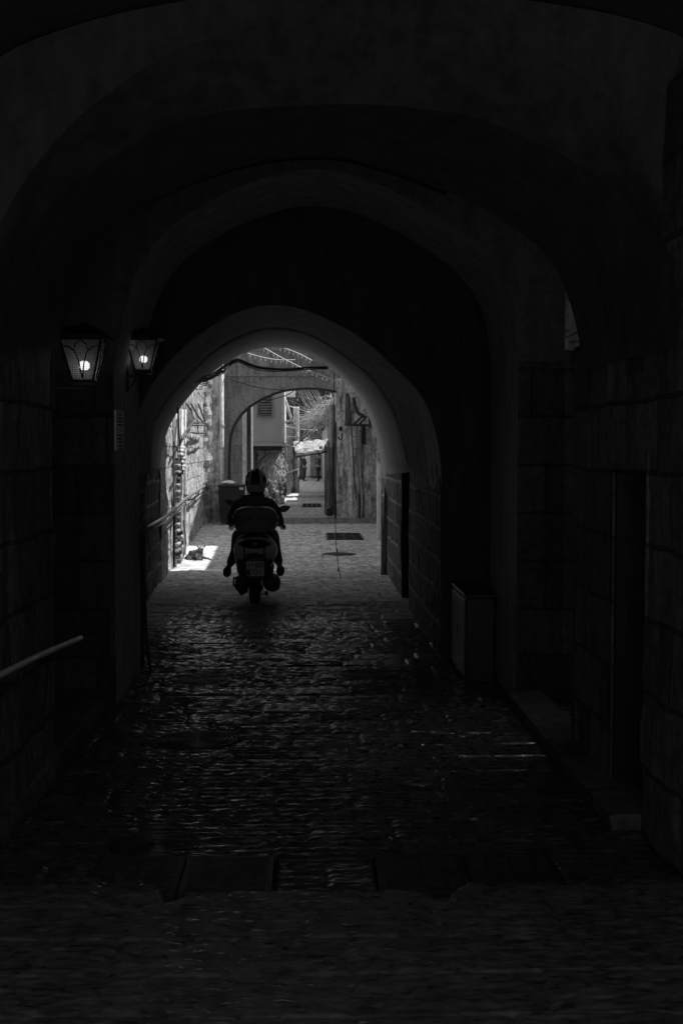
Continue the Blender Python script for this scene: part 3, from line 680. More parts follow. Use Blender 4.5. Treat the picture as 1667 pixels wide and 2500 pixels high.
# gutter stub right of the bay
mb = MB(); face(mb, 694, 720, 948, 968, 43.5, 44); mb.build('eave', M['cream'], BH)
st = thing('roof_strut', fp(697,972,43), 'slanting metal strut braced from the bay to the dark eave', 'strut'); 
mb = MB(); mb.tube([fp(696,975,43), fp(711,1021,43), fp(711,1027,43), fp(695,1031,43)], .045, 6); mb.build('tube', M['pipe'], st)

# dark house behind, with the dark courtyard tree above it
DH = thing('dark_house', fp(705,1200,50), 'dark sooty house wall beside the lane between bay house and white pillar', 'house')
mb = MB(); p0, p1 = fp(690,1222,47), fp(719,1190,60)
mb.grid((fp(668,1,47).x,47,-.03),(fp(719,1,60).x,60,-.03),(fp(719,1,60).x,60,3.1),(fp(668,1,47).x,47,3.1),30,30,fn_noise(.08,2,5)); mb.box((-5,60.2,-.03),(fp(718,1,60).x,60.5,3.0))
mb.build('wall', M['darkwall'], DH)
PL = thing('white_pillar', fp(724,1190,58), 'flaking whitewashed pillar with a rounded dark foot', 'pillar')
rings = []
for i in range(29):
    py = 1194 - i*7.2; wdt = 7 if py < 1150 else 7 + (1150-py)*-.0
    cxp = 723.5; rr = (14.5/2)/ (F/58); a = fp(cxp, py, 58)
    rr *= 1 + .12*mn.noise(Vector((i*.7,0,3)))
    rings.append([a + Vector((rr*math.cos(t)*(1.0), rr*math.sin(t), 0)) for t in [2*math.pi*j/12 for j in range(12)]])
for r_ in rings[:1]:
    for v in r_: v.z = -.02
MB().loft(rings, closed=True, caps=True).build('shaft', M['peel'], PL, True)
# end of the lane
EH = thing('end_house', (0, 90, 0), 'grey house closing the lane behind the two standing people', 'house')
mb = MB(); face(mb, 690, 757, 1040, 1162, 92, 93); mb.build('wall', M['white'], EH)
mb = MB(); face(mb, 757, 870, 1000, 1162, 88, 96); mb.build('wall', M['ashlar'], EH)
mb = MB(); mb.box((-9,96,-.03),(9,97,13)); mb.build('upper_wall', M['darkwall'], EH)
mb = MB(); face(mb, 786, 792, 1040, 1155, 87.9, 88); mb.build('window', M['black'], EH)
# right side beyond the arch
BG = thing('board_gate', fp(805,1260,37), 'tall gate of dark weathered vertical boards on the right of the far lane', 'gate')
xs_ = [792,795.5,799,803,806,811,815,819.5,823]
for k in range(8):
    Yk = 37 + (k % 3)*.05; a = fp(xs_[k], 1262 - k*.3, Yk); b_ = fp(xs_[k+1]-.5, 1090, Yk)
    MB().bbox((a.x, Yk, 0), (b_.x, Yk+.05, b_.z + random.uniform(-.1,.25)), .01).build('board', M['wood_l'] if k in (2,4) else M['wood'], BG)
RB = thing('side_house', (2, 50, 0), 'grey stone side wall on the right behind the board gate', 'house')
mb = MB(); mb.box((fp(806,1,40).x,38,-.03),(4,44,3.3)); mb.box((.86,44,-.03),(4,49,3.35)); mb.box((.865,49,-.03),(4,56.5,2.6)); mb.box((.86,56.5,-.03),(4,70,3.35)); mb.box((.86,70,-.03),(4,88,3.2)); mb.build('wall', M['ashlar_y'], RB)
mb = MB(); face(mb, 835, 862, 965, 1150, 36.5, 37.5); mb.build('pillar', M['worn'], RB)
lb = thing('waste_box', fp(804,1268,36), 'small dark open-topped box standing at the foot of the board gate', 'box')
a, b_ = fp(797,1268,35.6), fp(812,1240,35.6); mb = MB()
mb.prism([(a.x,.10),(b_.x,.10),(b_.x,b_.z+.05),(a.x,b_.z-.03)], 35.6, 36.1, 'XZ'); bevel(recalc(mb.build('body', M['plastic_d'], lb)), .012)
MB().bbox((a.x-.01,35.58,b_.z+.035),(b_.x+.01,35.62,b_.z+.055),.005).build('rim', M['plastic_d'], lb)

# awning
AW = thing('awning', fp(765,1095,52), 'torn pale corrugated awning sagging over the far lane', 'awning')
c_ = [fp(715,1079,53.5), fp(812,1072,53.5), fp(816,1095,51.5), fp(722,1109,51.5)]
mb = MB(); rows = []
for i in range(9):
    v = i/8; row = []
    for j in range(61):
        u = j/60; p = c_[0].lerp(c_[1], u).lerp(c_[3].lerp(c_[2], u), v)
        p = p + Vector((0,0,.03*math.sin(v*25 + 2*mn.noise(Vector((u*5,v*2,1)))) + .07*mn.noise(Vector((u*6,v*3,0)))))
        row.append(p)
    rows.append(row)
mb.loft(rows)
mb.f = [f_ for k, f_ in enumerate(mb.f) if not (5 <= k//60 <= 6 and 36 < k % 60 < 52 and mn.noise(Vector((k%60*.2, k//60*.5, 2))) > -.3)]
o = mb.build('sheet', M['awning'], AW, True); sm = o.modifiers.new('s','SOLIDIFY'); sm.thickness = .02
MB().tube([c_[3]+Vector((0,0,-.08)), c_[2]+Vector((0,0,-.06))], .07, 6).build('beam', M['wood'], AW)
MB().tube([fp(748,1075,52.5), fp(812,1025,52.5)], .02, 4).tube([fp(720,1088,52), fp(795,1024,52)], .025, 4).build('stay', M['cable'], AW)

# overgrown vine
def strands(mb, n, c0, spread, length, rad, droop=.4, bias=Vector((-1,0,.1)), seed=1):
    rnd = random.Random(seed)
    for _ in range(n):
        p = c0 + Vector((rnd.gauss(0,spread[0]), rnd.gauss(0,spread[1]), rnd.gauss(0,spread[2])))
        d = (bias + Vector((rnd.gauss(0,.7), rnd.gauss(0,.5), rnd.gauss(0,.5)))).normalized()
        l = length*rnd.uniform(.4,1.3); pts = [p]
        for k in range(5):
            d = (d + Vector((rnd.gauss(0,.18), rnd.gauss(0,.18), rnd.gauss(0,.15)-droop*.15))).normalized(); p = p + d*l/5; pts.append(p)
        mb.tube(pts, [rad*(1-.15*k) for k in range(6)], 3, caps=False)
VN = thing('climbing_vine', fp(800,1020,44), 'pale bare-stemmed vine spilling leftward over the lane above the awning', 'vine')
mb = MB(); strands(mb, 260, fp(808,1018,44), (.20,.5,.13), .9, .009, .5, Vector((-1.4,0,.15)), seed=3); strands(mb, 90, fp(775,1022,44), (.15,.3,.12), .95, .009, .8, Vector((-1.8,0,.05)), seed=4)
strands(mb, 80, fp(818,992,44), (.15,.3,.2), .5, .012, seed=8)
mb.build('stems', M['twig'], VN)
mb = MB(); rnd = random.Random(5)
for _ in range(800):
    c = fp(798,1010,44) + Vector((rnd.gauss(0,.3), rnd.gauss(0,.5), rnd.gauss(0,.22)))
    e = Euler((rnd.uniform(0,6),rnd.uniform(0,6),rnd.uniform(0,6))).to_matrix(); s_ = rnd.uniform(.025,.06)
    mb.add([c+e@Vector((-s_,0,0)), c+e@Vector((0,-s_*.5,0)), c+e@Vector((s_,0,0)), c+e@Vector((0,s_*.5,0))], [(0,1,2,3)])
mb.build('leaves', simple('vine_leaf', .28, .7, var=.6, scale=4), VN)
mb = MB(); mb.tube([(1.0,44,0),(1.02,44,1.5),(.85,44,2.6),(.6,44,3.4)], [.06,.05,.045,.03], 6); mb.build('trunk', M['wood'], VN)
HV = thing('hanging_creeper', fp(672,1110,43), 'pale dry creeper hanging under the bay of the cream house', 'vine')
mb = MB(); strands(mb, 200, fp(668,1125,43), (.16,.2,.25), .55, .012, 1.2, Vector((0,0,-1)), 11); mb.build('stems', M['twig'], HV)
CT = thing('courtyard_tree', fp(735,1050,85), 'dark leafy tree filling the gap behind the cables above the lane', 'tree')
mb = MB(); mb.tube([(-.6,85,0),(-.7,85,2),(-.4,85,3.4),(-.9,85,5)], [.22,.18,.13,.06], 8); mb.tube([(-.5,85,3),(.4,84.8,4.4),(.8,84.8,5.6)],[.1,.08,.04],6); mb.build('trunk', M['wood'], CT)
mb = MB(); rnd = random.Random(9); cl = [(rnd.uniform(-3,2.2), 85+rnd.uniform(-1,1), rnd.uniform(3.2,7.4)) for _ in range(26)]
for _ in range(9000):
    q = rnd.choice(cl); c = Vector(q) + Vector((rnd.gauss(0,.45), rnd.gauss(0,.5), rnd.gauss(0,.4)))
    e = Euler((rnd.uniform(0,6),rnd.uniform(0,6),rnd.uniform(0,6))).to_matrix(); s_ = rnd.uniform(.06,.13)
    mb.add([c+e@Vector((-s_,0,0)), c+e@Vector((0,-s_*.5,0)), c+e@Vector((s_,0,0)), c+e@Vector((0,s_*.5,0))], [(0,1,2,3)])
mb.build('crown', M['leaf_d'], CT)

# ------------------------------------------------------------------ people (skin modifier helper)
def skin(name, nodes, edges, mat, parent, sub=1):
    """nodes: list of (Vector world, (rx, ry))"""
    org = ORG.get(parent, Vector((0,0,0)))
    me = bpy.data.meshes.new(name); me.from_pydata([tuple(Vector(p)-org) for p, r_ in nodes], edges, []); me.update()
    o = bpy.data.objects.new(name, me); C.objects.link(o); o.parent = parent; ORG[o] = org; me.materials.append(mat)
    md = o.modifiers.new('skin', 'SKIN'); md.use_smooth_shade = True
    if not me.skin_vertices: return o
    for i, (p, r_) in enumerate(nodes):
        me.skin_vertices[0].data[i].radius = r_ if isinstance(r_, tuple) else (r_, r_)
    me.skin_vertices[0].data[0].use_root = True
    ss = o.modifiers.new('sub', 'SUBSURF'); ss.levels = sub; ss.render_levels = sub
    return o
def chain(nodes, edges, start, pts):
    """append a limb: pts list of (pos, r); returns index of last"""
    prev = start; idx = []
    for p, r_ in pts:
        nodes.append((Vector(p), r_)); i = len(nodes)-1; edges.append((prev, i)); prev = i; idx.append(i)
    return idx
def hand(nodes, edges, wrist_i, wp, fwd, side, down, s=1.0, curl=.5):
    """palm, four bent fingers of unequal length and a thumb"""
    wp = Vector(wp); fwd = Vector(fwd).normalized(); side = Vector(side).normalized(); down = Vector(down).normalized()
    palm = wp + fwd*.06*s
    i = chain(nodes, edges, wrist_i, [(palm, (.03*s, .018*s))])[0]
    for k, ln in enumerate((.072,.082,.076,.06)):
        b0 = palm + side*(.027-.018*k)*s + fwd*.03*s
        d1 = (fwd*(1-curl*.3) + down*curl*.6).normalized(); d2 = (fwd*(1-curl) + down*curl*1.4).normalized()
        chain(nodes, edges, i, [(b0, .009*s), (b0+d1*ln*.5*s, .0085*s), (b0+d1*ln*.5*s+d2*ln*.5*s, .0075*s)])
    b0 = wp + fwd*.02*s + side*.03*s
    chain(nodes, edges, wrist_i, [(b0, .011*s), (b0+(fwd*.6+side*.6+down*.2).normalized()*.03*s, .010*s), (b0+(fwd*.9+side*.4+down*.5).normalized()*.058*s, .008*s)])

def standing(loc, face, label, shirt, arms, name='person'):
    """face = +1 looks to +x, -1 looks to -x"""
    o = thing(name, loc, label, 'person'); L0 = Vector(loc); s = face
    def q(x, y, z): return L0 + Vector((x*s, y*s, z))
    nd = [(q(0,0,.95), (.13,.15))]; ed = []
    t = chain(nd, ed, 0, [(q(-.01,0,1.15),(.12,.14)), (q(.0,0,1.35),(.12,.17)), (q(-.01,0,1.46),(.08,.12)), (q(.0,0,1.53),(.05,.05)), (q(.03,0,1.60),(.065,.06)), (q(.015,0,1.68),(.095,.078)), (q(.0,0,1.74),(.06,.055))])
    chain(nd, ed, t[5], [(q(.12,0,1.655),(.014,.014))])
    for sy in (1, -1): chain(nd, ed, t[5], [(q(.0,.085*sy,1.66),(.012,.02))])
    for sy in (1, -1):
        chain(nd, ed, 0, [(q(0,.09*sy,.85),(.09,.085)), (q(.03,.10*sy,.5),(.06,.06)), (q(-.01,.11*sy,.28),(.052,.05)), (q(-.02,.11*sy,.09),(.036,.036)), (q(.05,.11*sy,.04),(.035,.03)), (q(.17,.12*sy,.025),(.028,.022))])
        el, wr = arms[0 if sy == 1 else 1]
        k = chain(nd, ed, t[1], [(q(0,.19*sy,1.42),(.055,.055)), (q(*el),(.042,.042)), (q(*wr),(.027,.024))])
        w_, e_ = q(*wr), q(*el); fw_ = (w_-e_).normalized(); sd_ = fw_.cross(Vector((0,0,1)))
        if sd_.length < .1: sd_ = Vector((1,0,0))
        hand(nd, ed, k[2], w_, fw_, sd_*sy, -sd_.cross(fw_), 1.0, .4)
    skin('body', nd, ed, M['skin'], o, 1)
    # clothing follows the same joints, slightly larger
    nd = [(q(0,0,1.0),(.17,.19))]; ed = []
    t = chain(nd, ed, 0, [(q(-.01,0,1.15),(.165,.18)), (q(.0,0,1.34),(.165,.21)), (q(-.01,0,1.45),(.115,.15)), (q(0,0,1.50),(.07,.07))])
    for sy in (1, -1):
        el, wr = arms[0 if sy == 1 else 1]; e_ = q(*el); s0 = q(0,.19*sy,1.42); w_ = q(*wr)
        chain(nd, ed, t[1], [(s0,(.08,.08)), (e_,(.066,.066)), (e_.lerp(w_,.8),(.05,.05))])
    skin('shirt', nd, ed, shirt, o, 1)
    nd = [(q(0,0,.98),(.165,.18))]; ed = []
    for sy in (1, -1): chain(nd, ed, 0, [(q(0,.09*sy,.83),(.125,.11)), (q(.03,.10*sy,.5),(.098,.09)), (q(-.01,.11*sy,.28),(.085,.08)), (q(-.02,.11*sy,.07),(.075,.07))])
    skin('trousers', nd, ed, M['trouser'], o, 1)
    MB().ell(q(-.02,0,1.70),(.105,.09,.085),14,8).build('hair', M['hair'], o, True)
    for sy in (1, -1):
        c = q(.05,.11*sy,.04); MB().ell(c,(.15,.05,.05),12,8).build('shoe', M['shoe'], o, True)
    return o
pa = PG(742.5, 1176); pb = PG(777, 1177)
M['silhouette_cloth'] = simple('shaded_far_cloth', .015, .9)  # near-black cloth: the figures' silhouette shade is put into the colour
M['trouser2'] = M['trouser']; M['trouser'] = M['silhouette_cloth']
standing((pa.x, pa.y, .02), 1, 'person in dark silhouette standing on the left side of the far lane, facing right', M['silhouette_cloth'], [((-.02,.24,1.15),(.05,.22,.93)), ((-.03,-.24,1.15),(.04,-.22,.93))])
standing((pb.x, pb.y, .02), -1, 'person in grey shirt holding one arm forward under the awning, facing left', M['shirt_g'], [((.05,.25,1.2),(.30,.16,1.22)), ((.16,-.2,1.36),(.12,-.1,1.58))])

M['trouser'] = M['trouser2']
# ------------------------------------------------------------------ scooter and rider
SY = 15.6
def S(u, v, dy=0): return P(500+u/6.1875, 1120+v/6.1875, SY+dy)
X0 = S(742, 2235).x; Xb = S(757, 1500).x
SCO = thing('motor_scooter', (X0, SY+.25, 0), 'grey motor scooter with a black top box and rear plate, ridden toward the light', 'scooter')
def tyre(y, parent, w=.065, R_=.25):
    wh = MB(); prof = [(R_-.09,-w*.8),(R_-.05,-w),(R_-.02,-w*.9),(R_-.005,-w*.5),(R_,0),(R_-.005,w*.5),(R_-.02,w*.9),(R_-.05,w),(R_-.09,w*.8),(R_-.09,-w*.8)]
    t_ = wh.lathe(prof, (X0, y, R_), 'X', 32, caps=False).build('wheel', M['rubber'], parent, True)
    MB().lathe([(.02,-.05),(.05,-.05),(.06,-.03),(.15,-.035),(.162,-.05),(.162,.05),(.15,.035),(.06,.03),(.05,.05),(.02,.05)], (X0, y, R_), 'X', 24).build('rim', M['pipe_d'], t_, True)
tyre(SY+.25, SCO); tyre(SY+1.6, SCO, .055)
def sq(cx, y, zc, hw, hh, e=2.6, n_=20):
    r_ = []
    for j in range(n_):
        a = 2*math.pi*j/n_; ca_, sa_ = math.cos(a), math.sin(a)
        r_.append(Vector((cx + hw*abs(ca_)**(2/e)*(1 if ca_ > 0 else -1), y, zc + hh*abs(sa_)**(2/e)*(1 if sa_ > 0 else -1))))
    return r_
# light side panels of the tail: one shell open below
rings = [sq(Xb, SY-.14, .755, .05, .04), sq(Xb, SY-.12, .745, .12, .08), sq(Xb, SY-.07, .735, .19, .115), sq(Xb, SY+.02, .70, .26, .16, 2.4), sq(Xb, SY+.2, .68, .275, .17, 2.4), sq(Xb, SY+.5, .66, .25, .16), sq(Xb, SY+.8, .6, .2, .14), sq(Xb, SY+.95, .5, .15, .1)]
MB().loft(rings, closed=True, caps=True).build('tail_fairing', M['paint'], SCO, True)
# lower side panels curving down and in
for s_ in (-1, 1):
    mb = MB(); rows = []
    for i in range(7):
        y = SY - .06 + i*.12; rows.append([Vector((Xb + s_*(.235 + .02*math.sin(k/6*3.14) - .03*(k/6)), y, .70 - k*.035 - (.02*(6-i)*0))) for k in range(7)])
    o = mb.loft(rows).build('side_panel', M['paint'], SCO, True); sm = o.modifiers.new('s','SOLIDIFY'); sm.thickness = .012
# dark undertray/engine
mb = MB(); mb.loft([sq(Xb, SY-.02, .50, .17, .13), sq(Xb, SY+.1, .48, .235, .16), sq(Xb, SY+.5, .42, .22, .16), sq(Xb, SY+.8, .38, .18, .12)], closed=True, caps=True); mb.build('inner_body', M['blackp'], SCO, True)
mb = MB(); mb.loft([sq(Xb-.16, SY+.05, .26, .05, .07), sq(Xb-.17, SY+.15, .26, .085, .11), sq(Xb-.16, SY+.5, .27, .08, .12), sq(Xb-.14, SY+.75, .28, .06, .08)], closed=True, caps=True); mb.build('engine', M['blackp'], SCO, True)
mb = MB()
for k in range(5): mb.bbox((Xb-.24+k*.012, SY+.06+k*.03, .22), (Xb-.10, SY+.075+k*.03, .36), .004)
mb.build('cooling_fins', M['iron'], SCO)
# mudguard and plate
mb = MB(); rows = []
for k in range(9):
    a = R(20 + k*11); rr = .31; rows.append([Vector((X0 + dx, SY+.25 - rr*math.cos(a), .25 + rr*math.sin(a) - abs(dx)*.35)) for dx in (-.085,-.05,0,.05,.085)])
o = mb.loft(rows).build('mudguard', M['blackp'], SCO, True); sm = o.modifiers.new('s','SOLIDIFY'); sm.thickness = .006
a, b_ = S(628,1775,-.16), S(895,1550,-.16)
pl = MB().bbox((a.x, SY-.165, a.z), (b_.x, SY-.155, b_.z), .004).build('number_plate', M['plate'], SCO)
MB().box((a.x+.03,SY-.153,a.z+.02),(b_.x-.03,SY+.02,b_.z+.03)).build('plate_bracket', M['blackp'], SCO)
def text_mesh(body, size, loc, mat, parent, name='digits', rot=(R(90),0,0), sx=1.0):
    cu = bpy.data.curves.new(name+'_c', 'FONT'); cu.body = body; cu.size = size; cu.align_x = 'CENTER'; cu.align_y = 'CENTER'; cu.extrude = .0012; cu.offset = size*.018
    t = bpy.data.objects.new('t_', cu); C.objects.link(t); bpy.context.view_layer.update()
    me = bpy.data.meshes.new_from_object(t); bpy.data.objects.remove(t); bpy.data.curves.remove(cu)
    o = bpy.data.objects.new(name, me); C.objects.link(o); me.materials.clear(); me.materials.append(mat)
    o.parent = parent; o.location = Vector(loc) - ORG[parent]; o.rotation_euler = rot; o.scale = (sx, 1, 1); ORG[o] = Vector(loc); me.name = name
    return o
xm = (a.x+b_.x)/2; zm = (a.z+b_.z)/2
text_mesh('11·660', .088, (xm, SY-.169, zm+.042), M['black'], pl, sx=.78)
text_mesh('12-r', .085, (xm+.022, SY-.169, zm-.042), M['black'], pl, sx=.75)
MB().box((a.x+.008,SY-.1675,a.z+.008),(a.x+.05,SY-.166,zm-.008)).build('plate_band', M['blackp'], pl)
MB().box((a.x+.003,SY-.167,zm-.001),(b_.x-.003,SY-.1655,zm+.002)).build('plate_line', M['blackp'], pl)
# tail lamp cluster
mb = MB(); mb.loft([sq(Xb, SY-.165, .775, .06, .03), sq(Xb, SY-.14, .775, .16, .055, 2.2), sq(Xb, SY-.05, .775, .205, .06, 2.2)], closed=True, caps=True)
tl_ = mb.build('tail_light', M['helmet_d'], SCO, True); MB().ell((Xb,SY-.168,.775),(.016,.008,.028),10,8).build('reflector', M['chrome'], tl_, True)
mb = MB(); mb.loft([sq(Xb, SY-.17, .635, .04, .02), sq(Xb, SY-.13, .62, .10, .045), sq(Xb, SY-.02, .6, .14, .06)], closed=True, caps=True); mb.build('tail_cowl', M['blackp'], SCO, True)
MB().tube([(Xb-.03,SY-.185,.645),(Xb,SY-.19,.638),(Xb+.03,SY-.185,.645)],.005,5).build('badge', M['chrome'], SCO)
# rack and grab rails
mb = MB()
for s_ in (-1, 1): mb.tube([(Xb+s_*.122,SY-.10,.905),(Xb+s_*.122,SY-.19,.89),(Xb+s_*.124,SY-.195,.75),(Xb+s_*.12,SY-.16,.61)],.009,8)
mb.tube([(Xb-.122,SY-.19,.89),(Xb+.122,SY-.19,.89)],.009,8); mb.tube([(Xb-.122,SY-.10,.905),(Xb-.122,SY+.2,.9)],.009,8); mb.tube([(Xb+.122,SY-.10,.905),(Xb+.122,SY+.2,.9)],.009,8)
mb.build('luggage_rack', M['blackp'], SCO, True)
for s_ in (-1, 1):
    MB().tube([(Xb+s_*.10,SY-.11,.90),(Xb+s_*.15,SY-.10,.885),(Xb+s_*.195,SY-.04,.85),(Xb+s_*.225,SY+.06,.80),(Xb+s_*.23,SY+.2,.78)],.012,8).build('grab_rail', M['paint'], SCO, True)
# top box
def bxring(z, hw, hd, yc=SY-.10): return [Vector((p.x, yc + (p.z)*1.0, z)) for p in sq(S(772,1000).x, 0, 0, hw, hd, 3.6, 28)]
tb = MB().loft([bxring(.925,.19,.15), bxring(.935,.22,.17), bxring(.98,.255,.195), bxring(1.05,.268,.2), bxring(1.085,.27,.203)], closed=True, caps=True).build('top_box', M['box'], SCO, True)
MB().loft([bxring(1.083,.282,.212), bxring(1.115,.284,.214), bxring(1.118,.27,.204)], closed=True, caps=True).build('flange', M['box'], tb, True)
MB().loft([bxring(1.116,.272,.204), bxring(1.16,.258,.195), bxring(1.20,.225,.18), bxring(1.222,.18,.155), bxring(1.232,.13,.12)], closed=True, caps=True).build('lid', M['box'], tb, True)
MB().bbox((S(772,1000).x-.03,SY-.325,1.06),(S(772,1000).x+.03,SY-.30,1.10),.006).build('lock', M['blackp'], tb)
# muffler right, stand left
mx_ = S(1010,1880); mb = MB(); mb.lathe([(.03,-.02),(.07,0),(.098,.03),(.10,.1),(.10,.35),(.08,.42),(.03,.46)], (mx_.x, SY-.10, mx_.z), 'Y', 20); mb.build('muffler', M['blackp'], SCO, True)
MB().lathe([(.106,.12),(.106,.30)], (mx_.x, SY-.10, mx_.z), 'Y', 20).build('heat_shield', M['iron'], SCO, True)
MB().lathe([(.02,-.05),(.026,-.04),(.026,0)],(mx_.x+.02, SY-.10, mx_.z-.02),'Y',12).build('exhaust_tip', M['iron'], SCO, True)
MB().tube([S(1100,1800,-.05),S(1135,1860,-.05),S(1120,1960,-.05),S(1040,2010,-.05)],.012,6).build('guard_bar', M['chrome'], SCO, True)
MB().tube([S(440,1790),S(435,1900),S(530,2030),S(545,2045)],.012,6).tube([S(440,1800),S(520,1820)],.01,6).build('side_stand', M['iron'], SCO, True)
MB().tube([S(930,2000,.3),S(930,2060,.3)],.02,6).build('centre_stand', M['iron'], SCO, True)
MB().tube([S(560,1990,.3),S(545,2060,.3),S(545,2055,.3),S(650,2000,.3)],.014,6).build('kick_stand', M['iron'], SCO, True)
mb = MB(); mb.loft([sq(Xb, SY+.12, .86, .12, .05), sq(Xb, SY+.2, .86, .16, .06), sq(Xb, SY+.6, .84, .15, .06), sq(Xb, SY+.85, .82, .08, .05)], closed=True, caps=True); mb.build('seat', M['rubber'], SCO, True)
mb = MB(); mb.loft([sq(Xb, SY+1.15, .2, .14, .06), sq(Xb, SY+1.22, .55, .2, .2), sq(Xb, SY+1.3, .8, .16, .2), sq(Xb, SY+1.38, .95, .08, .08)], closed=True, caps=True); mb.build('leg_shield', M['paint'], SCO, True)
MB().loft([sq(Xb,SY+.8,.3,.17,.04),sq(Xb,SY+1.2,.3,.17,.04)],closed=True,caps=True).build('footboard', M['blackp'], SCO)
hb = MB().tube([S(1215,1030,1.1),S(1000,980,1.2),(Xb,SY+1.25,1.02),S(560,980,1.2),S(330,980,1.1)],.015,8).build('handlebar', M['blackp'], SCO, True)
MB().tube([S(1170,1000,1.1),S(1140,1020,1.15)],.02,8).tube([S(1215,1045,1.16),S(1120,1010,1.22)],.007,6).build('brake_lever', M['chrome'], SCO)
for (pts, st_) in (([(1118,735),(1170,708),(1250,708),(1292,722),(1270,770),(1220,805),(1160,808),(1125,780)], (1140,800)), ([(455,640),(400,612),(330,610),(290,618),(315,660),(360,710),(420,725),(452,700)], (440,710))):
    poly = [S(u, v, 1.0) for u, v in pts]; c = sum(poly, Vector())/len(poly)
    mb = MB(); mb.loft([[p.lerp(c,.25)+Vector((0,.03,0)) for p in poly],[p+Vector((0,.02,0)) for p in poly],[p for p in poly]], closed=True, caps=True)
    m_ = mb.build('mirror', M['blackp'], SCO); MB().loft([[p.lerp(c,.15)+Vector((0,-.003,0)) for p in poly],[p.lerp(c,.16)+Vector((0,-.001,0)) for p in poly]], closed=True, caps=True).build('mirror_glass', M['helmet_d'], m_)
    MB().tube([S(st_[0], st_[1], 1.02), S(st_[0]+(-60 if st_[0] > 700 else 60), 960, 1.15)],.008,6).build('mirror_stem', M['blackp'], SCO)

# rider
RX = S(768, 700, .55).x
RD = thing('person', (RX, SY+.5, .85), 'person in dark jacket and chequered helmet riding the scooter, seen from behind', 'person')
def r3(u, v, dy): return S(u, v, dy)
nd = [(Vector((Xb, SY+.38, .93)), (.16,.13))]; ed = []
t = chain(nd, ed, 0, [(r3(768,980,.40),(.165,.12)), (r3(768,800,.45),(.175,.12)), (r3(768,690,.50),(.17,.11)), (r3(768,600,.54),(.11,.08)), (r3(770,540,.57),(.06,.06)), (r3(770,430,.60),(.085,.09)), (r3(770,340,.60),(.09,.1))])
def arm(nd, ed, st, sh, el, wr, rs, hnd=False, sgn=1):
    k = chain(nd, ed, st, [(sh, rs[0]), (sh.lerp(el,.5), rs[1]), (el, rs[2]), (el.lerp(wr,.5), rs[3]), (wr, rs[4])])
    if hnd: hand(nd, ed, k[-1], wr, (wr-el), Vector((-sgn,0,.2)), Vector((0,.3,-1)), 1.05, .9)
    return k
shL, elL, wrL = r3(530,665,.52), r3(400,880,.68), r3(400,985,1.05)
shR, elR, wrR = r3(1005,665,.52), r3(1110,870,.68), r3(1165,985,1.05)
arm(nd, ed, t[2], shL, elL, wrL, (.055,.05,.042,.035,.026), True, -1)
arm(nd, ed, t[2], shR, elR, wrR, (.055,.05,.042,.035,.026), True, 1)
legs = [(-1, r3(490,1165,.85), r3(470,1400,.90), r3(350,1660,.75), r3(330,1700,.92)), (1, r3(1035,1165,.85), r3(1072,1400,.92), r3(1135,1640,.78), r3(1150,1690,.95))]
for s_, kn, sh_, an, to in legs:
    hp = Vector((Xb+s_*.11, SY+.42, .92))
    chain(nd, ed, 0, [(hp,(.09,.09)), (hp.lerp(kn,.5),(.08,.08)), (kn,(.062,.062)), (sh_,(.055,.055)), (an,(.038,.038)), (to,(.035,.03))])
skin('body', nd, ed, M['skin'], RD, 1)
nd = [(Vector((Xb, SY+.38, .93)), (.185,.15))]; ed = []
t = chain(nd, ed, 0, [(r3(768,980,.40),(.19,.14)), (r3(768,800,.45),(.205,.145)), (r3(768,690,.50),(.20,.135)), (r3(768,625,.54),(.185,.11)), (r3(768,565,.56),(.11,.09))])
for st_, a1, a2, a3 in ((t[2],shL,elL,wrL),(t[2],shR,elR,wrR)): arm(nd, ed, st_, a1, a2, a2.lerp(a3,.9), (.078,.07,.06,.05,.042))
skin('jacket', nd, ed, M['jacket'], RD, 2)
nd = [(Vector((Xb, SY+.40, .90)), (.18,.12))]; ed = []
for s_, kn, sh_, an, to in legs:
    hp = Vector((Xb+s_*.12, SY+.45, .90)); chain(nd, ed, 0, [(hp,(.105,.10)), (hp.lerp(kn,.5),(.10,.095)), (kn,(.082,.08)), (sh_,(.072,.072)), (an.lerp(sh_,.15),(.06,.06))])
skin('trousers', nd, ed, M['trouser'], RD, 2)
for s_, kn, sh_, an, to in legs:
    c = an.lerp(to,.5); MB().loft([[c + Vector(((p.x)*1, yy, p.z*1 - .02)) for p in sq(0,0,0,hw,hh,2.5,14)] for yy, hw, hh in ((-.13,.03,.04),(-.11,.05,.065),(0,.055,.06),(.1,.05,.045),(.15,.03,.03))], closed=True, caps=True).build('shoe', M['shoe'], RD, True)
# helmet
hc = S(770, 345, .60); hl = MB(); rings = []
for i in range(1, 15):
    t_ = math.pi*i/15 - math.pi/2; rad = math.cos(t_)**.78
    if t_ < 0: rad = max(rad, .80 + .15*(1+t_/1.57))
    if i == 1: rad = .72
    rings.append([hc + Vector((.138*rad*math.cos(a), .15*rad*math.sin(a), .155*math.sin(t_)*(1 if t_ > 0 else .88))) for a in [2*math.pi*j/28 for j in range(28)]])
hm = hl.loft(rings, closed=True, caps=True).build('helmet', M['helmet'], RD, True)
def hp_(az, el, k=1.012):   # point on helmet surface, az from the rear centre
    q_ = max(math.cos(el), 1e-4)**.78
    if el < 0: q_ = max(q_, .80 + .15*(1+el/1.57))
    return hc + Vector((.138*k*q_*math.sin(az), -.15*k*q_*math.cos(az), .155*k*math.sin(el)*(1 if el > 0 else .88)))
def patch(az0, az1, e0, e1, k=1.012, n_=8): 
    mb = MB(); mb.loft([[hp_(az0+(az1-az0)*j/n_, e0+(e1-e0)*i/n_, k) for j in range(n_+1)] for i in range(n_+1)]); return mb
patch(-.42,.42,-.25,1.5).build('stripe', M['helmet_d'], hm, True)
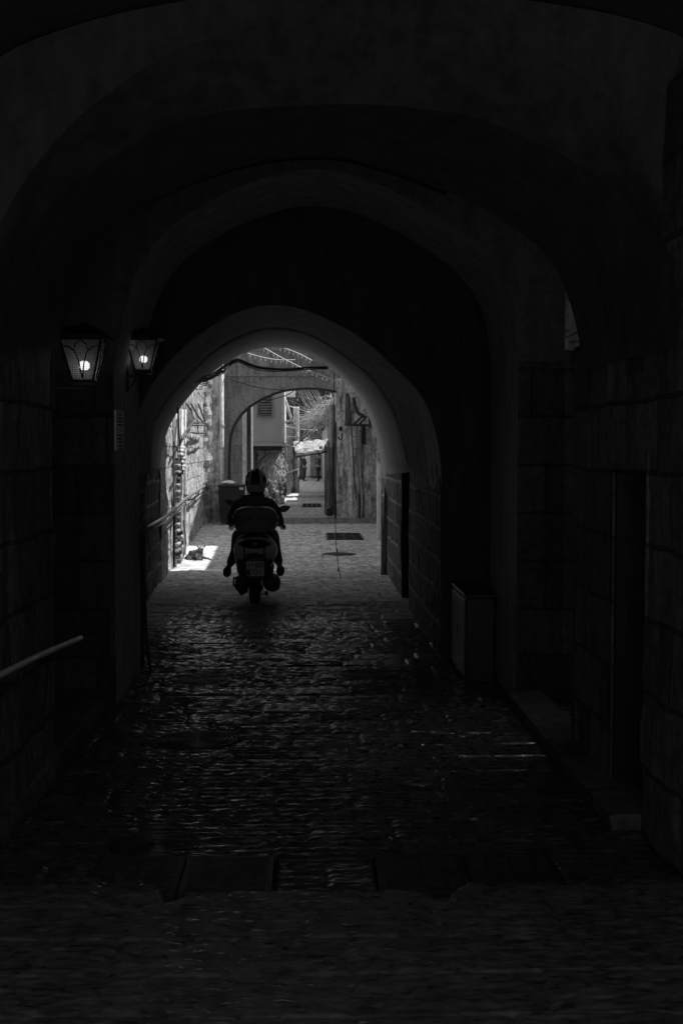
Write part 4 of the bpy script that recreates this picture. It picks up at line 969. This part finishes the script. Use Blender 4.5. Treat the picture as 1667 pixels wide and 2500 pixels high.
patch(-1.3,-.75,.35,.9,1.01).build('stripe', M['helmet_d'], hm, True); patch(.75,1.3,.0,.45,1.01).build('stripe', M['helmet_d'], hm, True); patch(-1.35,-.8,-.3,.1,1.01).build('stripe', M['helmet_d'], hm, True)
MB().tube([hp_(a, -.18+.12*math.cos(a*1.3), 1.02) for a in [-1.5+.15*i for i in range(21)]], .004, 5).build('trim', M['grille'], hm)
MB().tube([hp_(a, 1.18, 1.02) for a in [-1.9+.2*i for i in range(20)]], .004, 5).build('trim', M['label'], hm)
MB().ell(hc+Vector((.012,0,.152)),(.035,.05,.022),12,8).build('vent', M['helmet_d'], hm, True)
MB().ell(hc+Vector((0,.02,-.13)),(.108,.115,.05),16,8).build('neck_roll', M['helmet_d'], hm, True)

# ------------------------------------------------------------------ dog
DP = PG(482, 1366)
DG = thing('dog', (DP.x, DP.y, 0), 'brindle dog with a pale face lying on the sunlit paving by the left wall', 'dog')
def D(px, py, dy=0): return P(px, py, DP.y+dy)
nd = [(D(463,1358,.12),(.085,.075))]; ed = []
t = chain(nd, ed, 0, [(D(472,1355,.06),(.085,.08)), (D(482,1352,0),(.09,.085)), (D(488,1347,-.02),(.065,.065)), (D(490,1341,-.05),(.052,.05)), (D(491,1338,-.09),(.058,.052)), (D(492,1341,-.16),(.034,.03)), (D(492.5,1343,-.22),(.022,.02))])
chain(nd, ed, t[1], [(D(490,1359,-.05),(.04,.04)), (D(498,1362,-.1),(.026,.026)), (D(508,1364,-.12),(.020,.018)), (D(516,1366.5,-.14),(.018,.014))])
chain(nd, ed, t[1], [(D(486,1361,-.06),(.038,.038)), (D(488,1365,-.16),(.024,.022)), (D(495,1367,-.2),(.018,.014))])
chain(nd, ed, 0, [(D(462,1362,0),(.06,.05)), (D(468,1365,-.06),(.032,.03)), (D(458,1366,-.08),(.022,.02)), (D(468,1367,-.12),(.02,.015))])
chain(nd, ed, 0, [(D(456,1360,.15),(.03,.03)), (D(450,1365,.12),(.016,.016)), (D(447,1367,.05),(.010,.010))])
skin('body', nd, ed, M['fur'], DG, 2)
for s_ in (-1, 1):
    c = D(491+s_*7, 1333.5, -.06)
    MB().loft([[c+Vector((-.02,0,-.02)), c+Vector((.02,0,-.02)), c+Vector((.015,.02,-.02))], [c+Vector((s_*.02-.012,0,.015)), c+Vector((s_*.02+.012,0,.015)), c+Vector((s_*.02,.012,.015))], [c+Vector((s_*.045,-.02,.005)), c+Vector((s_*.047,-.02,.003)), c+Vector((s_*.046,-.015,.003))]], closed=True, caps=True).build('ear', M['fur'], DG)
MB().ell(D(492,1339,-.155),(.036,.05,.034),12,8).build('muzzle', M['fur_l'], DG, True)
MB().ell(D(492.6,1341.5,-.215),(.012,.01,.01),8,6).build('nose', M['helmet_d'], DG, True)
for s_ in (-1,1): MB().ell(D(491.5+s_*3.2,1337,-.135),(.007,.006,.007),8,6).build('eye', M['helmet_d'], DG, True)
MB().ell(D(484,1357,-.06),(.05,.04,.06),12,8).build('chest_patch', M['fur_l'], DG, True)

# ------------------------------------------------------------------ wheelie bin with a bag on the lid
BN = thing('waste_bin', P(568,1279,33.6), 'large dark waste bin against the arch pier behind the rider', 'bin')
a, b_ = P(537,1279,33.6), P(599,1182,33.6); Yb = 33.0
mb = MB(); mb.loft([[Vector((x,y,z)) for x,y in ((a.x+.05,Yb+.05),(b_.x-.05,Yb+.05),(b_.x-.05,Yb+.6),(a.x+.05,Yb+.6))] for z in (.05,)] + [[Vector((x,y,b_.z-.06)) for x,y in ((a.x,Yb),(b_.x,Yb),(b_.x,Yb+.7),(a.x,Yb+.7))]], closed=True, caps=True)
bevel(recalc(mb.build('body', M['plastic_d'], BN)), .02)
MB().bbox((a.x-.02,Yb-.03,b_.z-.055),(b_.x+.02,Yb+.72,b_.z),.02).build('lid', M['plastic_d'], BN)
for x in (a.x+.08, b_.x-.12): MB().lathe([(.03,0),(.07,.004),(.07,.036),(.03,.04)], (x,Yb+.08,.07), 'X', 14).build('wheel', M['rubber'], BN)
MB().box((P(580,1,33).x,Yb-.008,P(1,1196,33).z),(P(590,1,33).x,Yb-.0,P(1,1190,33).z)).build('sticker', M['label'], BN)
bagp = P(556,1178,33.2); bo = thing('plastic_bag', bagp, 'crumpled white plastic bag lying on the lid of the dark bin', 'bag')
mb = MB(); mb.ell(bagp+Vector((0,.1,0)),(.17,.12,.055),18,10); mb.ell(bagp+Vector((.13,.05,-.01)),(.07,.07,.04),10,8)
mb.v = [v + Vector((mn.noise(v*13), mn.noise(v*11+Vector((5,0,0))), mn.noise(v*12)))*.03 for v in mb.v]; mb.build('bag_film', M['white'], bo, True)

# ------------------------------------------------------------------ manholes and grates
def manhole(px, py, wpx, label, z=.008):
    c = PG(px, py); r_ = wpx/2/(F/c.y); o = thing('manhole_cover', (c.x, c.y, 0), label, 'manhole cover', 'round manhole covers with ring pattern')
    c = Vector((c.x, c.y, z))
    MB().lathe([(r_*1.07,-.03),(r_*1.07,.0),(r_*1.0,.003),(r_*1.0,-.03)], c, 'Z', 48, caps=False).build('frame', M['iron'], o, False)
    prof = [(0.001,.001)]; k = 9
    for i in range(k):
        r0 = r_*.97*(i+.15)/k; r1 = r_*.97*(i+.5)/k; r2 = r_*.97*(i+.62)/k; r3_ = r_*.97*(i+1)/k
        prof += [(max(r0,.002),.001),(r0+(r1-r0)*.3,.007),(r1,.007),(r2,-.001),(r3_,-.001)]
    prof.append((r_*.99,-.004))
    MB().lathe(prof, c, 'Z', 48, caps=False).build('lid', M['iron'], o, False)
manhole(487,1660,149,'round ringed manhole cover left of centre, between the near one and the scooter')
manhole(898,1648,152,'round ringed manhole cover on the right side of the dark lane near the cabinet')
manhole(482,1808,185,'largest clearly seen round manhole cover in the dark lane on the left')
manhole(385,2062,225,'round manhole cover half hidden just behind the left drain grate',-.002)
manhole(827,1354,80,'small round manhole cover on the bright paving beyond the tunnel',.014)
def grate(x0, x1, y0, y1, nb, label, name='drain_grate', z=.018, grp='iron drain grates', along='X', M_=None):
    o = thing(name, ((x0+x1)/2, (y0+y1)/2, 0), label, 'grate', grp); m_ = M_ or M['iron']; t_ = .03
    mb = MB(); mb.box((x0,y0,z-.06),(x1,y0+t_,z)); mb.box((x0,y1-t_,z-.06),(x1,y1,z)); mb.box((x0,y0+t_,z-.06),(x0+t_,y1-t_,z)); mb.box((x1-t_,y0+t_,z-.06),(x1,y1-t_,z)); mb.build('frame', m_, o)
    mb = MB(); n1 = nb
    for k in range(n1):
        y = y0+t_+(y1-y0-2*t_)*(k+.5)/n1; mb.box((x0+t_,y-.006,z-.03),(x1-t_,y+.006,z-.002))
    for k in range(1,4): x = x0+(x1-x0)*k/4; mb.box((x-.012,y0+t_,z-.032),(x+.012,y1-t_,z-.0035))
    mb.build('bars', m_, o); MB().box((x0+.005,y0+.005,z-.075),(x1-.005,y1-.005,z-.062)).build('pit', M['black'], o)
    return o
grate(-.97,-.575,5.33,5.85,14,'iron drain grate at the front left, outer one of the left pair')
grate(-.565,-.165,5.33,5.85,14,'iron drain grate at the front, inner one of the left pair')
grate(.30,.70,5.35,5.85,14,'iron drain grate at the front, inner one of the right pair')
grate(.71,1.12,5.35,5.85,14,'iron drain grate at the front right, outer one of the right pair')
grate(.37,1.17,27.3,28.3,10,'rusty rectangular drain grate on the bright paving, nearer half', z=.03)
grate(.37,1.17,28.32,29.3,10,'rusty rectangular drain grate on the bright paving, farther half', z=.03)
grate(-.25,.42,42.3,44.6,12,'dark rectangular grate lying in the far lane beyond the step', z=.09)
# worn slab edges in front of the drain
mb = MB(); fs_ = fn_noise(.02,5,3)
def slab(x0,x1,y0,y1,h,broken):
    rows=[]; nx_=24; 
    prof=[(y1+.0,-.03),(y1,h*.6),(y1-.02,h),((y0+y1)/2,h+.002),(y0,h*.2),(y0-.1,-.04)]
    for j in range(nx_+1):
        x=x0+(x1-x0)*j/nx_; cut = .16*max(0,1-abs(x-broken)/.12) + .015*mn.noise(Vector((x*9,0,2)))
        rows.append([Vector((x, y-(cut if k<4 else 0), z + .006*mn.noise(Vector((x*12,y*12,0))))) for k,(y,z) in enumerate(prof)])
    return MB().loft(rows)

# ------------------------------------------------------------------ lanterns
def lantern(name_label, cx, cy, ztop, wallx, first=None):
    o = thing('wall_lantern', (wallx, cy, ztop-.45), name_label, 'lantern', 'tapered glass wall lanterns')
    h = .24; tw = .12; bw_ = .06; zb = ztop-h
    def cor(s1, s2, t): w_ = tw + (bw_-tw)*t; return Vector((cx+s1*w_, cy+s2*w_, ztop-h*t))
    fr_ = MB()
    for s1, s2 in ((1,1),(1,-1),(-1,1),(-1,-1)): fr_.tube([cor(s1,s2,0), cor(s1,s2,1)], .007, 4)
    for t_ in (0, 1):
        for (p, q) in (((1,1),(1,-1)),((1,-1),(-1,-1)),((-1,-1),(-1,1)),((-1,1),(1,1))): fr_.tube([cor(*p,t_), cor(*q,t_)], .008, 4)
    fr_.box((cx-bw_-.005,cy-bw_-.005,zb-.03),(cx+bw_+.005,cy+bw_+.005,zb-.008)); fr_.build('frame', M['black'], o)
    for (p, q) in (((1,-1),(-1,-1)),((1,1),(1,-1)),((-1,-1),(-1,1)),((-1,1),(1,1))):
        a1,b1,c1_,d1 = cor(*p,.02), cor(*q,.02), cor(*q,.98), cor(*p,.98); i_ = Vector((cx,cy,0))
        pn = MB().add([a1,b1,c1_,d1],[(0,1,2,3)]).build('pane', M['glass'], o)
        def uv(u, v): return a1.lerp(b1,u).lerp(d1.lerp(c1_,u),v) + (((a1+b1+c1_+d1)/4 - Vector((cx,cy,(ztop+zb)/2))).normalized())*.004
        tm = MB()
        tm.tube([uv(.05,.17),uv(.2,.2),uv(.34,.34),uv(.42,.6),uv(.49,.97)],.0040,4); tm.tube([uv(.95,.17),uv(.8,.2),uv(.66,.34),uv(.58,.6),uv(.51,.97)],.0040,4)
        tm.tube([uv(.29,.28),uv(.36,.12),uv(.5,.02),uv(.64,.12),uv(.71,.28)],.0040,4); tm.build('tracery', M['black'], pn)
    rf = MB().loft([[Vector((cx+s1*r_, cy+s2*r_, z)) for s1,s2 in ((1,1),(-1,1),(-1,-1),(1,-1))] for r_, z in ((.155,ztop+.005),(.15,ztop+.02),(.07,ztop+.075),(.03,ztop+.085),(.012,ztop+.10))], closed=True, caps=True)
    rf.build('roof', M['black'], o)
    MB().bbox((cx-.028,cy-.028,ztop-.175),(cx+.028,cy+.028,ztop-.125),.012).build('bulb', M['bulb'], o)
    MB().lathe([(.012,0),(.016,.03),(.01,.05)], (cx,cy,zb+.01),'Z',10).build('socket', M['black'], o)
    MB().bbox((wallx,cy-.012,zb-.055),(cx+.02,cy+.012,zb-.03),.004).box((cx-.01,cy-.01,zb-.03),(cx+.01,cy+.01,zb)).build('arm', M['black'], o)
    MB().bbox((wallx-.005,cy-.02,zb-.17),(wallx+.014,cy+.02,zb-.0),.004).tube([(wallx+.01,cy,zb-.15),(wallx+.05,cy,zb-.11),(wallx+.07,cy,zb-.055)],.006,6).tube([(wallx+.01,cy,ztop+.03),(cx-.12,cy,ztop+.025)],.006,5).box((wallx,cy-.015,zb),(wallx+.01,cy+.015,ztop+.05)).build('wall_bracket', M['black'], o)
    return o
p1 = P(205,829,7.5); lantern('lit tapered glass lantern nearest the viewer on the left wall', p1.x, 7.5, p1.z, XL)
p2 = P(350,830,10.15); lantern('lit tapered glass lantern farther along, beside the tunnel arch', p2.x, 10.15, p2.z, c3[0].x+.005)

# sign on pier 3
xs = c3[0].x + .012
SG = thing('wall_plaque', (xs, 10.3, 1.9), 'small pale notice plaque on the left pier under the farther lantern', 'sign')
y0, y1 = PX(283,1004,xs).y, PX(303,1004,xs).y; z0, z1 = PX(293,1100,xs).z, PX(293,1001,xs).z
MB().bbox((xs-.02,y0,z0),(xs,y1,z1),.003).build('board', simple('plaque', .9, .6, var=.2), SG)
mb = MB(); rnd = random.Random(2)
for r_ in range(11):
    if r_ in (4,5): continue
    y = y0+.05+rnd.uniform(0,.08); zz = z1-.035-r_*.026
    ye = y1-.05-rnd.uniform(0,.1)
    while y < ye: l = rnd.uniform(.02,.06); mb.box((xs-.001,y,zz-.007),(xs+.0015,min(y+l,ye),zz+.006)); y += l+.012
mb.build('lettering', M['black'], SG)

# ------------------------------------------------------------------ utility cabinet right
UC = thing('utility_cabinet', (1.35, 10.8, 0), 'low grey metal utility cabinet standing against the right wall', 'cabinet')
mb = MB(); mb.bbox((1.285,10.35,.0),(1.52,11.44,.70),.01); mb.build('body', M['cabinet'], UC)
MB().bbox((1.268,10.335,.702),(1.535,11.45,.73),.006).build('lid', M['cabinet'], UC)
for ya, yb in ((10.37,10.86),(10.88,11.42)):
    d_ = MB().bbox((1.270,ya,.05),(1.282,yb,.68),.003).build('door', M['cab_door'], UC)
    MB().bbox((1.262,yb-.07,.36),(1.270,yb-.05,.42),.002).build('handle', M['iron'], d_)
# dark metal gate leaf left, beside the lane
GL = thing('post_panel', (-1.5, 11, 0), 'narrow black sheet-metal post panel standing at the left foot of the tunnel arch', 'panel')
MB().bbox((-1.56,10.93,.03),(-1.435,11.01,1.19),.012).build('panel', M['black'], GL)
MB().tube([(-1.37,10.90,.0),(-1.40,10.90,.25),(-1.42,10.90,.6),(-1.425,10.90,1.2)],.012,6).build('post', M['black'], GL)

# ------------------------------------------------------------------ handrails
HR = thing('handrail', (-1.9, 16, 0), 'steel handrail along the left wall running out of the tunnel into sunlight', 'handrail')
pts = [P(357,1288,15.9), P(405,1262,18.2), P(447,1222,21.7), P(500,1186,29.5)]
MB().tube([P(352,1380,15.9)+Vector((0,0,0)), P(352,1310,15.9), P(354,1292,15.9)] + pts, .026, 8).build('rail', M['rail'], HR, True)
MB().tube([p+Vector((0,0,.0)) for p in (pts[0]+Vector((.03,0,-.05)), pts[1]+Vector((.03,0,-.05)), pts[2]+Vector((.02,0,-.05)))], .014, 6).build('lower_bar', M['rail'], HR, True)
for k, (t_, i) in enumerate(((.3,0),(.8,0),(.4,1),(.9,1),(.3,2),(.7,2))):
    p = pts[i].lerp(pts[i+1], t_); MB().tube([p, p+Vector((-.02,0,-.09)), p+Vector((-.12,0,-.1)), p+Vector((-.22,0,-.06))], .011, 6).build('bracket', M['iron'], HR, True)
NR = thing('handrail', (-1.25, 6, 0), 'worn polished handrail end catching light at the lower left edge', 'handrail')
pe = P(197,1558,6.8); ps = P(-120,1712,4.4)
mid = [ps.lerp(pe, t_) + Vector((0,0,.012*math.sin(t_*3.14))) for t_ in (0,.2,.4,.6,.8,.93,1)]
MB().tube(mid, .014, 10).build('rail', simple('polished_rail', .95, .35, .55, var=.2, scale=25, bump=.05), NR, True)
for t_ in (.45, .9):
    p = ps.lerp(pe, t_); MB().tube([p+Vector((0,0,-.02)), p+Vector((-.02,0,-.08)), Vector((XL, p.y, p.z-.1))], .012, 6).build('bracket', M['black'], NR, True)

# ------------------------------------------------------------------ pipes, cables on the sunlit wall
def wl(y): return (-2.16 - (y-18.45)*.0422) if y < 26.5 else (-2.50 - (y-26.5)*.0417)
def pipe(pts, r_, mat, label, name='wall_pipe', cat='pipe', grp=None, n_=6):
    o = thing(name, pts[0], label, cat, grp); MB().tube(pts, r_, n_).build('tube', mat, o, True); return o
def wp(px, py, off_=.06):   # point on the left sunlit wall
    y = 20.0
    for _ in range(20):
        q = PX(px, py, wl(y)+off_); y = .5*y + .5*q.y
        y = min(max(y, 18.5), 34)
    return PX(px, py, wl(y)+off_)
PB = thing('pipe_rack', wp(445,1380), 'tangle of vertical pipes and conduits strapped to the sunlit wall', 'pipes')
for (x0, x1, r_, mt) in ((424,424,.018,'pipe_d'),(429,430,.02,'pipe'),(436,436,.045,'pipe_d'),(440,442,.05,'pipe'),(446,446,.02,'pipe_d'),(451,452,.022,'pipe')):
    MB().tube([wp(x0,1385,.07), wp(x0+random.uniform(-1,1),1270,.08), wp(x1,1150,.08), wp(x1+random.uniform(-1,2),1000,.08)], r_, 8).build('pipe', M[mt], PB, True)
for k in range(16):
    py = 1120+k*16; a = wp(434,py,.11); MB().bbox(a+Vector((-.05,-.12,-.02)), a+Vector((.03,.14+random.uniform(0,.12),.02)), .008).build('bracket', M['pipe_d'] if k % 3 == 0 else M['pipe'], PB)
for k in range(7):
    py = 1095+k*9+random.uniform(-3,3); a = wp(443+random.uniform(-3,3), py, .13); MB().ell(a,(.07,.16,.05),10,6).build('joint', M['pipe'], PB, True)
for k in range(6):
    py = 1300+k*12; a = wp(438+random.uniform(-3,3), py, .13); MB().lathe([(.03,-.05),(.055,-.04),(.055,.04),(.03,.05)], a, 'Y', 10).build('valve', M['pipe'] if k%2 else M['iron'], PB, True)
def cab(pts, r_=.008): return pts, r_
CB = thing('cable_tangle', wp(440,1000), 'loose drooping cables looping down the sunlit left wall', 'cables')
for (pts, r_, mt) in (
    ([(423,1080),(440,1110),(444,1150),(446,1180)], .012, 'cable'), ([(432,870),(437,950),(430,1060),(426,1080)], .010, 'cable'),
    ([(433,870),(434,1000),(440,1100),(444,1200),(438,1280),(436,1370)], .012, 'cable'), ([(447,1270),(452,1300),(454,1340),(444,1370)], .014, 'cable'),
    ([(438,1150),(426,1170),(425,1230),(424,1380)], .018, 'cable'), ([(520,1180),(500,1195),(470,1222),(452,1215),(448,1205)], .012, 'cable'),
    ([(449,1208),(470,1210),(480,1200),(495,1190),(497,1180)], .010, 'cable'), ([(446,1210),(455,1225),(475,1215),(486,1200)], .010, 'cable'),
    ([(523,1030),(534,1034),(540,1045)], .012, 'cable_l'), ([(516,1065),(530,1072),(541,1076)], .012, 'cable_l'), ([(503,1182),(505,1190),(503,1196),(515,1188),(526,1196),(524,1205)], .02, 'cable')):
    MB().tube(resample([wp(x, y, .10) for x, y in pts], 14), r_, 5).build('cable', M[mt], CB, True)
# wall bracket cage with curved tubes
WC = thing('meter_cage', wp(490,1050), 'curved steel hoop bracket bolted high on the sunlit left wall', 'bracket')
def wq(x, y, off_=.25): return wp(x, y, off_)
for pts in ([(466,985),(478,1010),(495,1030),(503,1036),(511,1044),(506,1056),(492,1058),(470,1056)], [(455,985),(476,1015),(474,1030),(450,1056),(444,1072)], [(474,1032),(503,1032),(508,1038)], [(472,1038),(504,1038)], [(478,990),(484,1058)], [(484,985),(500,1028)]):
    MB().tube(resample([wq(x, y, .10+.12*(y > 1000)) for x, y in pts], 12), .02, 6).build('hoop', M['pipe_d'], WC, True)
PLs = thing('vertical_conduits', wp(458,960), 'group of pale conduits running up the sunlit wall above the pipe rack', 'pipes')
for px in (448,453,457,462,468): MB().tube([wp(px,1060-abs(458-px)*2,.06), wp(px+.6,985,.06), wp(px+1,900,.06)], .022, 6).build('pipe', M['pipe'], PLs, True)
JB = thing('junction_box', wp(507,1182), 'small grey junction box where the handrail meets the left wall', 'box')
a = wp(507,1182,.1); MB().bbox(a+Vector((-.06,-.25,-.09)), a+Vector((.06,.25,.09)), .015).build('cover', M['pipe'], JB)

# ------------------------------------------------------------------ cables through the tunnel mouth
def bundle(name, label, lines, mat, base, Yf):
    o = thing('cable_bundle', base, label, 'cables')
    for pts, r_ in lines: MB().tube(resample([P(x, y, Yf(x)) for x, y in pts], 22), r_, 5).build('cable', mat, o, True)
    return o
rnd = random.Random(21); lines = []
for k in range(13):
    d = rnd.uniform(-6, 6); e = rnd.uniform(-9, 9)
    lines.append(([(538,905+d*2),(562,886+e),(580,878+d*.5),(610,892+d),(640,901+d),(700,903+d*.6),(745,898+d*.7),(800,898+e*.4)], rnd.uniform(.003,.006)))
lines.append(([(560,890),(575,874),(600,885),(625,895)], .02))
bundle('a', 'thick sagging bundle of black cables slung across the tunnel mouth', lines, M['cable'], P(640,900,19.3), lambda x: 19.2+(x-540)/260*1.0)
lines = []
for k in range(26):
    x, y = 352, 868
    pts = [(330+rnd.uniform(-10,30), 848+rnd.uniform(-10,25)), (372+rnd.uniform(-8,8), 888+rnd.uniform(-9,9)), (415+rnd.uniform(-12,12), 902+rnd.uniform(-10,8)), (450+rnd.uniform(-10,10), 912+rnd.uniform(-8,12)), (487+rnd.uniform(-12,12), 930+rnd.uniform(-9,9)), (520+rnd.uniform(-8,8), 920+rnd.uniform(-12,8)), (545+rnd.uniform(-6,6), 900+rnd.uniform(-8,8))]
    lines.append((pts[(k%3):], rnd.uniform(.003,.007)))
for k in range(14):
    cx_, cy_ = rnd.choice([(500,930),(470,920),(420,895),(530,905)]); r0 = rnd.uniform(8,22)
    lines.append(([(cx_+r0*math.cos(a)*rnd.uniform(.6,1.2), cy_+r0*.8*math.sin(a)) for a in [i*.9+rnd.uniform(0,.3) for i in range(6)]], .004))
lines.append(([(322,868),(345,852),(375,852),(395,872),(402,890)], .006))
bundle('b', 'knotted nest of thin black wires hanging at the left haunch of the tunnel arch', lines, M['cable'], P(480,915,14.5), lambda x: 12.2+(x-330)/215*6.6)
lines = [([(430,880),(432,930),(434,1000),(436,1060),(440,1110),(447,1160)], .006), ([(431,905),(428,955),(433,1010)], .005), ([(425,985),(441,983)], .004), ([(428,960),(440,962)], .004)]
bundle('c', 'thin black wire dropping down the left side of the tunnel mouth', lines, M['cable'], P(434,1000,17.4), lambda x: 17.4)
lines = [([(458,912),(462,938),(470,948),(493,953),(495,940),(486,948)], .005)]
bundle('d', 'bent pale wire end dangling below the knotted nest of wires', lines, M['cable_l'], P(470,940,15.5), lambda x: 15.5)
lines = [([(530,890),(545,930),(527,968),(517,966)], .010), ([(541,895),(538,930),(520,970)], .007), ([(560,880),(543,935),(543,955),(530,968),(520,968)], .010)]
bundle('e', 'pale cables curling off the wall above the downpipe', lines, M['cable_l'], P(535,930,28), lambda x: 28)
HW = thing('hanging_wire', P(816,915,20), 'long thin black wire hanging in the middle of the tunnel mouth to the ground', 'wire')
g1 = PG(832,1418); MB().tube(resample([P(815,908,20.2), P(815,1000,20.2), P(816,1150,20.2), P(817,1230,20.2), P(819,1290,20.0), P(821,1340,19.6), P(826,1385,19.3), P(833,1415,18.9)], 30), .007, 5).build('strand', M['cable'], HW)
for y in (1228, 1308, 1345, 1392): MB().ell(P(817+(y-1228)*.05, y, 19.9), (.012,.012,.03), 8, 6).build('clip', M['cable'], HW)
# string lights
def string(label, pts, Y, nb):
    o = thing('string_lights', P(*pts[0], Y), label, 'string lights', 'strings of small clear bulbs across the lane')
    c = resample([P(x, y, Y) for x, y in pts], 40); MB().tube(c, .010, 5).build('cord', M['cable_l'], o)
    for k in range(nb):
        p = c[int(40*(k+.5)/nb)]; MB().tube([p, p+Vector((0,0,-.03))], .006, 5).ell(p+Vector((.005,0,-.05)), (.012,.012,.026), 8, 6).build('bulb', M['fairy'], o, True)
string('string of small bulbs running down right from the tunnel crown', [(640,846),(668,862),(710,885),(760,908),(832,932)], 24, 16)
string('string of small bulbs sagging left beneath the tunnel crown', [(605,862),(640,872),(680,879),(720,878)], 24.5, 9)
string('short string of small bulbs along the right upper edge of the mouth', [(680,846),(705,853),(735,865),(762,880)], 23.5, 8)
string('taut string of tiny bulbs between the bay and the white pillar', [(694,1066),(705,1065),(722,1066)], 46, 6)
# far overhead cables
rnd = random.Random(31)
FC = thing('overhead_cables', P(740,980,50), 'fan of pale overhead cables crossing the dark gap above the lane', 'cables')
for k in range(11):
    x0 = 722+k*4.5; MB().tube(resample([P(x0, 940, 38+k*.3), P(x0+12+rnd.uniform(0,4), 968, 44), P(x0+26+rnd.uniform(-3,5), 990, 48), P(775+rnd.uniform(-8,12), 1004+rnd.uniform(-8,8), 52)], 10), .012, 4).build('cable', M['cable_l'], FC)
for (a_, b_) in (((703,990),(790,1012)),((695,1040),(775,1050)),((696,1085),(725,1090))): MB().tube([P(*a_,45), P((a_[0]+b_[0])/2,(a_[1]+b_[1])/2+3,48), P(*b_,52)], .014, 4).build('cable', M['cable_l'], FC)
for (lab, pts, Y, r_, mt) in (
    ('thin cable sagging along the face of the far arch', [(560,925),(600,938),(640,948),(680,952),(720,950)], 34.4, .012, 'cable'),
    ('dark cable crossing in front of the bay of the cream house', [(640,985),(665,974),(700,966),(722,950)], 36, .012, 'cable'),
    ('dark pole-like cable leaning up under the cream bay', [(620,1140),(640,1118),(660,1104)], 41.5, .025, 'cable'),
    ('pale cable looped from the foot of the bay', [(694,1078),(701,1100),(699,1120),(690,1135)], 42, .018, 'cable_l'),
    ('thin branch-like cable reaching across the dark house wall', [(650,1160),(675,1166),(700,1155),(728,1145)], 45, .018, 'cable_l'),
    ('dark wire slanting down the worn house front', [(852,965),(858,1040),(862,1130),(869,1220)], 34.1, .018, 'cable'),
    ('heavy black cable hose drooping over the worn house front', [(862,970),(866,990),(872,1008),(884,1014),(893,1022)], 33.8, .05, 'cable'),
    ('dark drainpipe stub low on the worn house front', [(876,1205),(878,1225),(878,1270)], 34.2, .03, 'cable'),
    ('thin black wire arcing over the dark right pier', [(1240,868),(1290,862),(1345,840),(1415,808)], 9.2, .005, 'pipe_d'),
    ('thin wire crossing the vault at the far right edge', [(1613,605),(1667,545),(1720,490)], 6.2, .004, 'cable')):
    pipe(resample([P(x, y, Y) for x, y in pts], 14), r_, M[mt], lab, 'cable', 'cable', None, 5)
# timber bracket
TBk = thing('timber_bracket', P(880,1038,33.5), 'dark triangular timber bracket jutting from the worn house front', 'bracket')
MB().tube([P(858,1037,33.5), P(903,1038,33.5)], .035, 5).tube([P(864,1036,33.5), P(882,1018,33.5)], .035, 5).tube([P(876,1036,33.5), P(896,1016,33.5)], .03, 5).tube([P(902,1018,33.5),P(902,1044,33.5)],.04,5).build('beams', M['cable'], TBk)
FL = thing('flood_lamp', P(832,1045,34.2), 'small dark flood lamp on a wooden post above the board gate', 'lamp')
MB().bbox(P(828,1052,34.2), P(836,1041,34.2)+Vector((0,.25,0)), .02).build('housing', M['black'], FL); MB().tube([P(826,1066,34.2),P(829,1074,34.2),P(834,1072,34.2),P(835,1058,34.2)],.02,6).build('arm', M['black'], FL)
PO = thing('timber_post', P(820,1270,34.3), 'dark leaning timber post at the corner of the worn house', 'post')
MB().tube([P(820,1272,34.9), P(820,1200,34.9), P(822,1100,34.9), P(818,1050,34.9), P(822,1030,34.9)], [.05,.05,.06,.07,.04], 8).build('shaft', M['wood'], PO, True)
SM = thing('old_post', P(848,970,34.2), 'black weathered mast standing above the worn house corner', 'post')
MB().tube([P(849,1040,34.3), P(848,1000,34.3), P(848,960,34.3)], [.09,.055,.05], 6).build('shaft', M['wood'], SM)
# white slab post, dark pole, broken plank on the right
WS = thing('white_post', P(925,1300,27), 'narrow white slab post at the right edge of the bright lane', 'post')
a, b_ = P(920,1316,27.5), P(932,1131,27.5); MB().bbox((a.x,27.5,0),(b_.x,27.62,b_.z),.02).build('slab', M['white'], WS); MB().bbox((a.x-.015,27.48,b_.z),(b_.x-.04,27.64,b_.z+.03),.01).build('cap', M['white'], WS)
pipe([P(935,1384,21.2)+Vector((0,0,0)), P(935,1300,21.2), P(935.5,1195,21.2)], .035, M['cable'], 'dark standpipe at the right corner of the tunnel mouth', 'standpipe', 'pipe', None, 8)
pk = thing('broken_plank', P(946,1400,19.5), 'splintered upright plank leaning on the right tunnel wall', 'plank')
MB().prism([(P(936,1,19.0).x,0),(P(950,1,19.5).x,0),(P(951,1,19.5).x,P(1,1215,19.5).z),(P(946,1,19.5).x,P(1,1205,19.5).z),(P(941,1,19.5).x,P(1,1188,19.5).z)], 19.5, 19.54, 'XZ').build('board', M['wood_l'], pk)
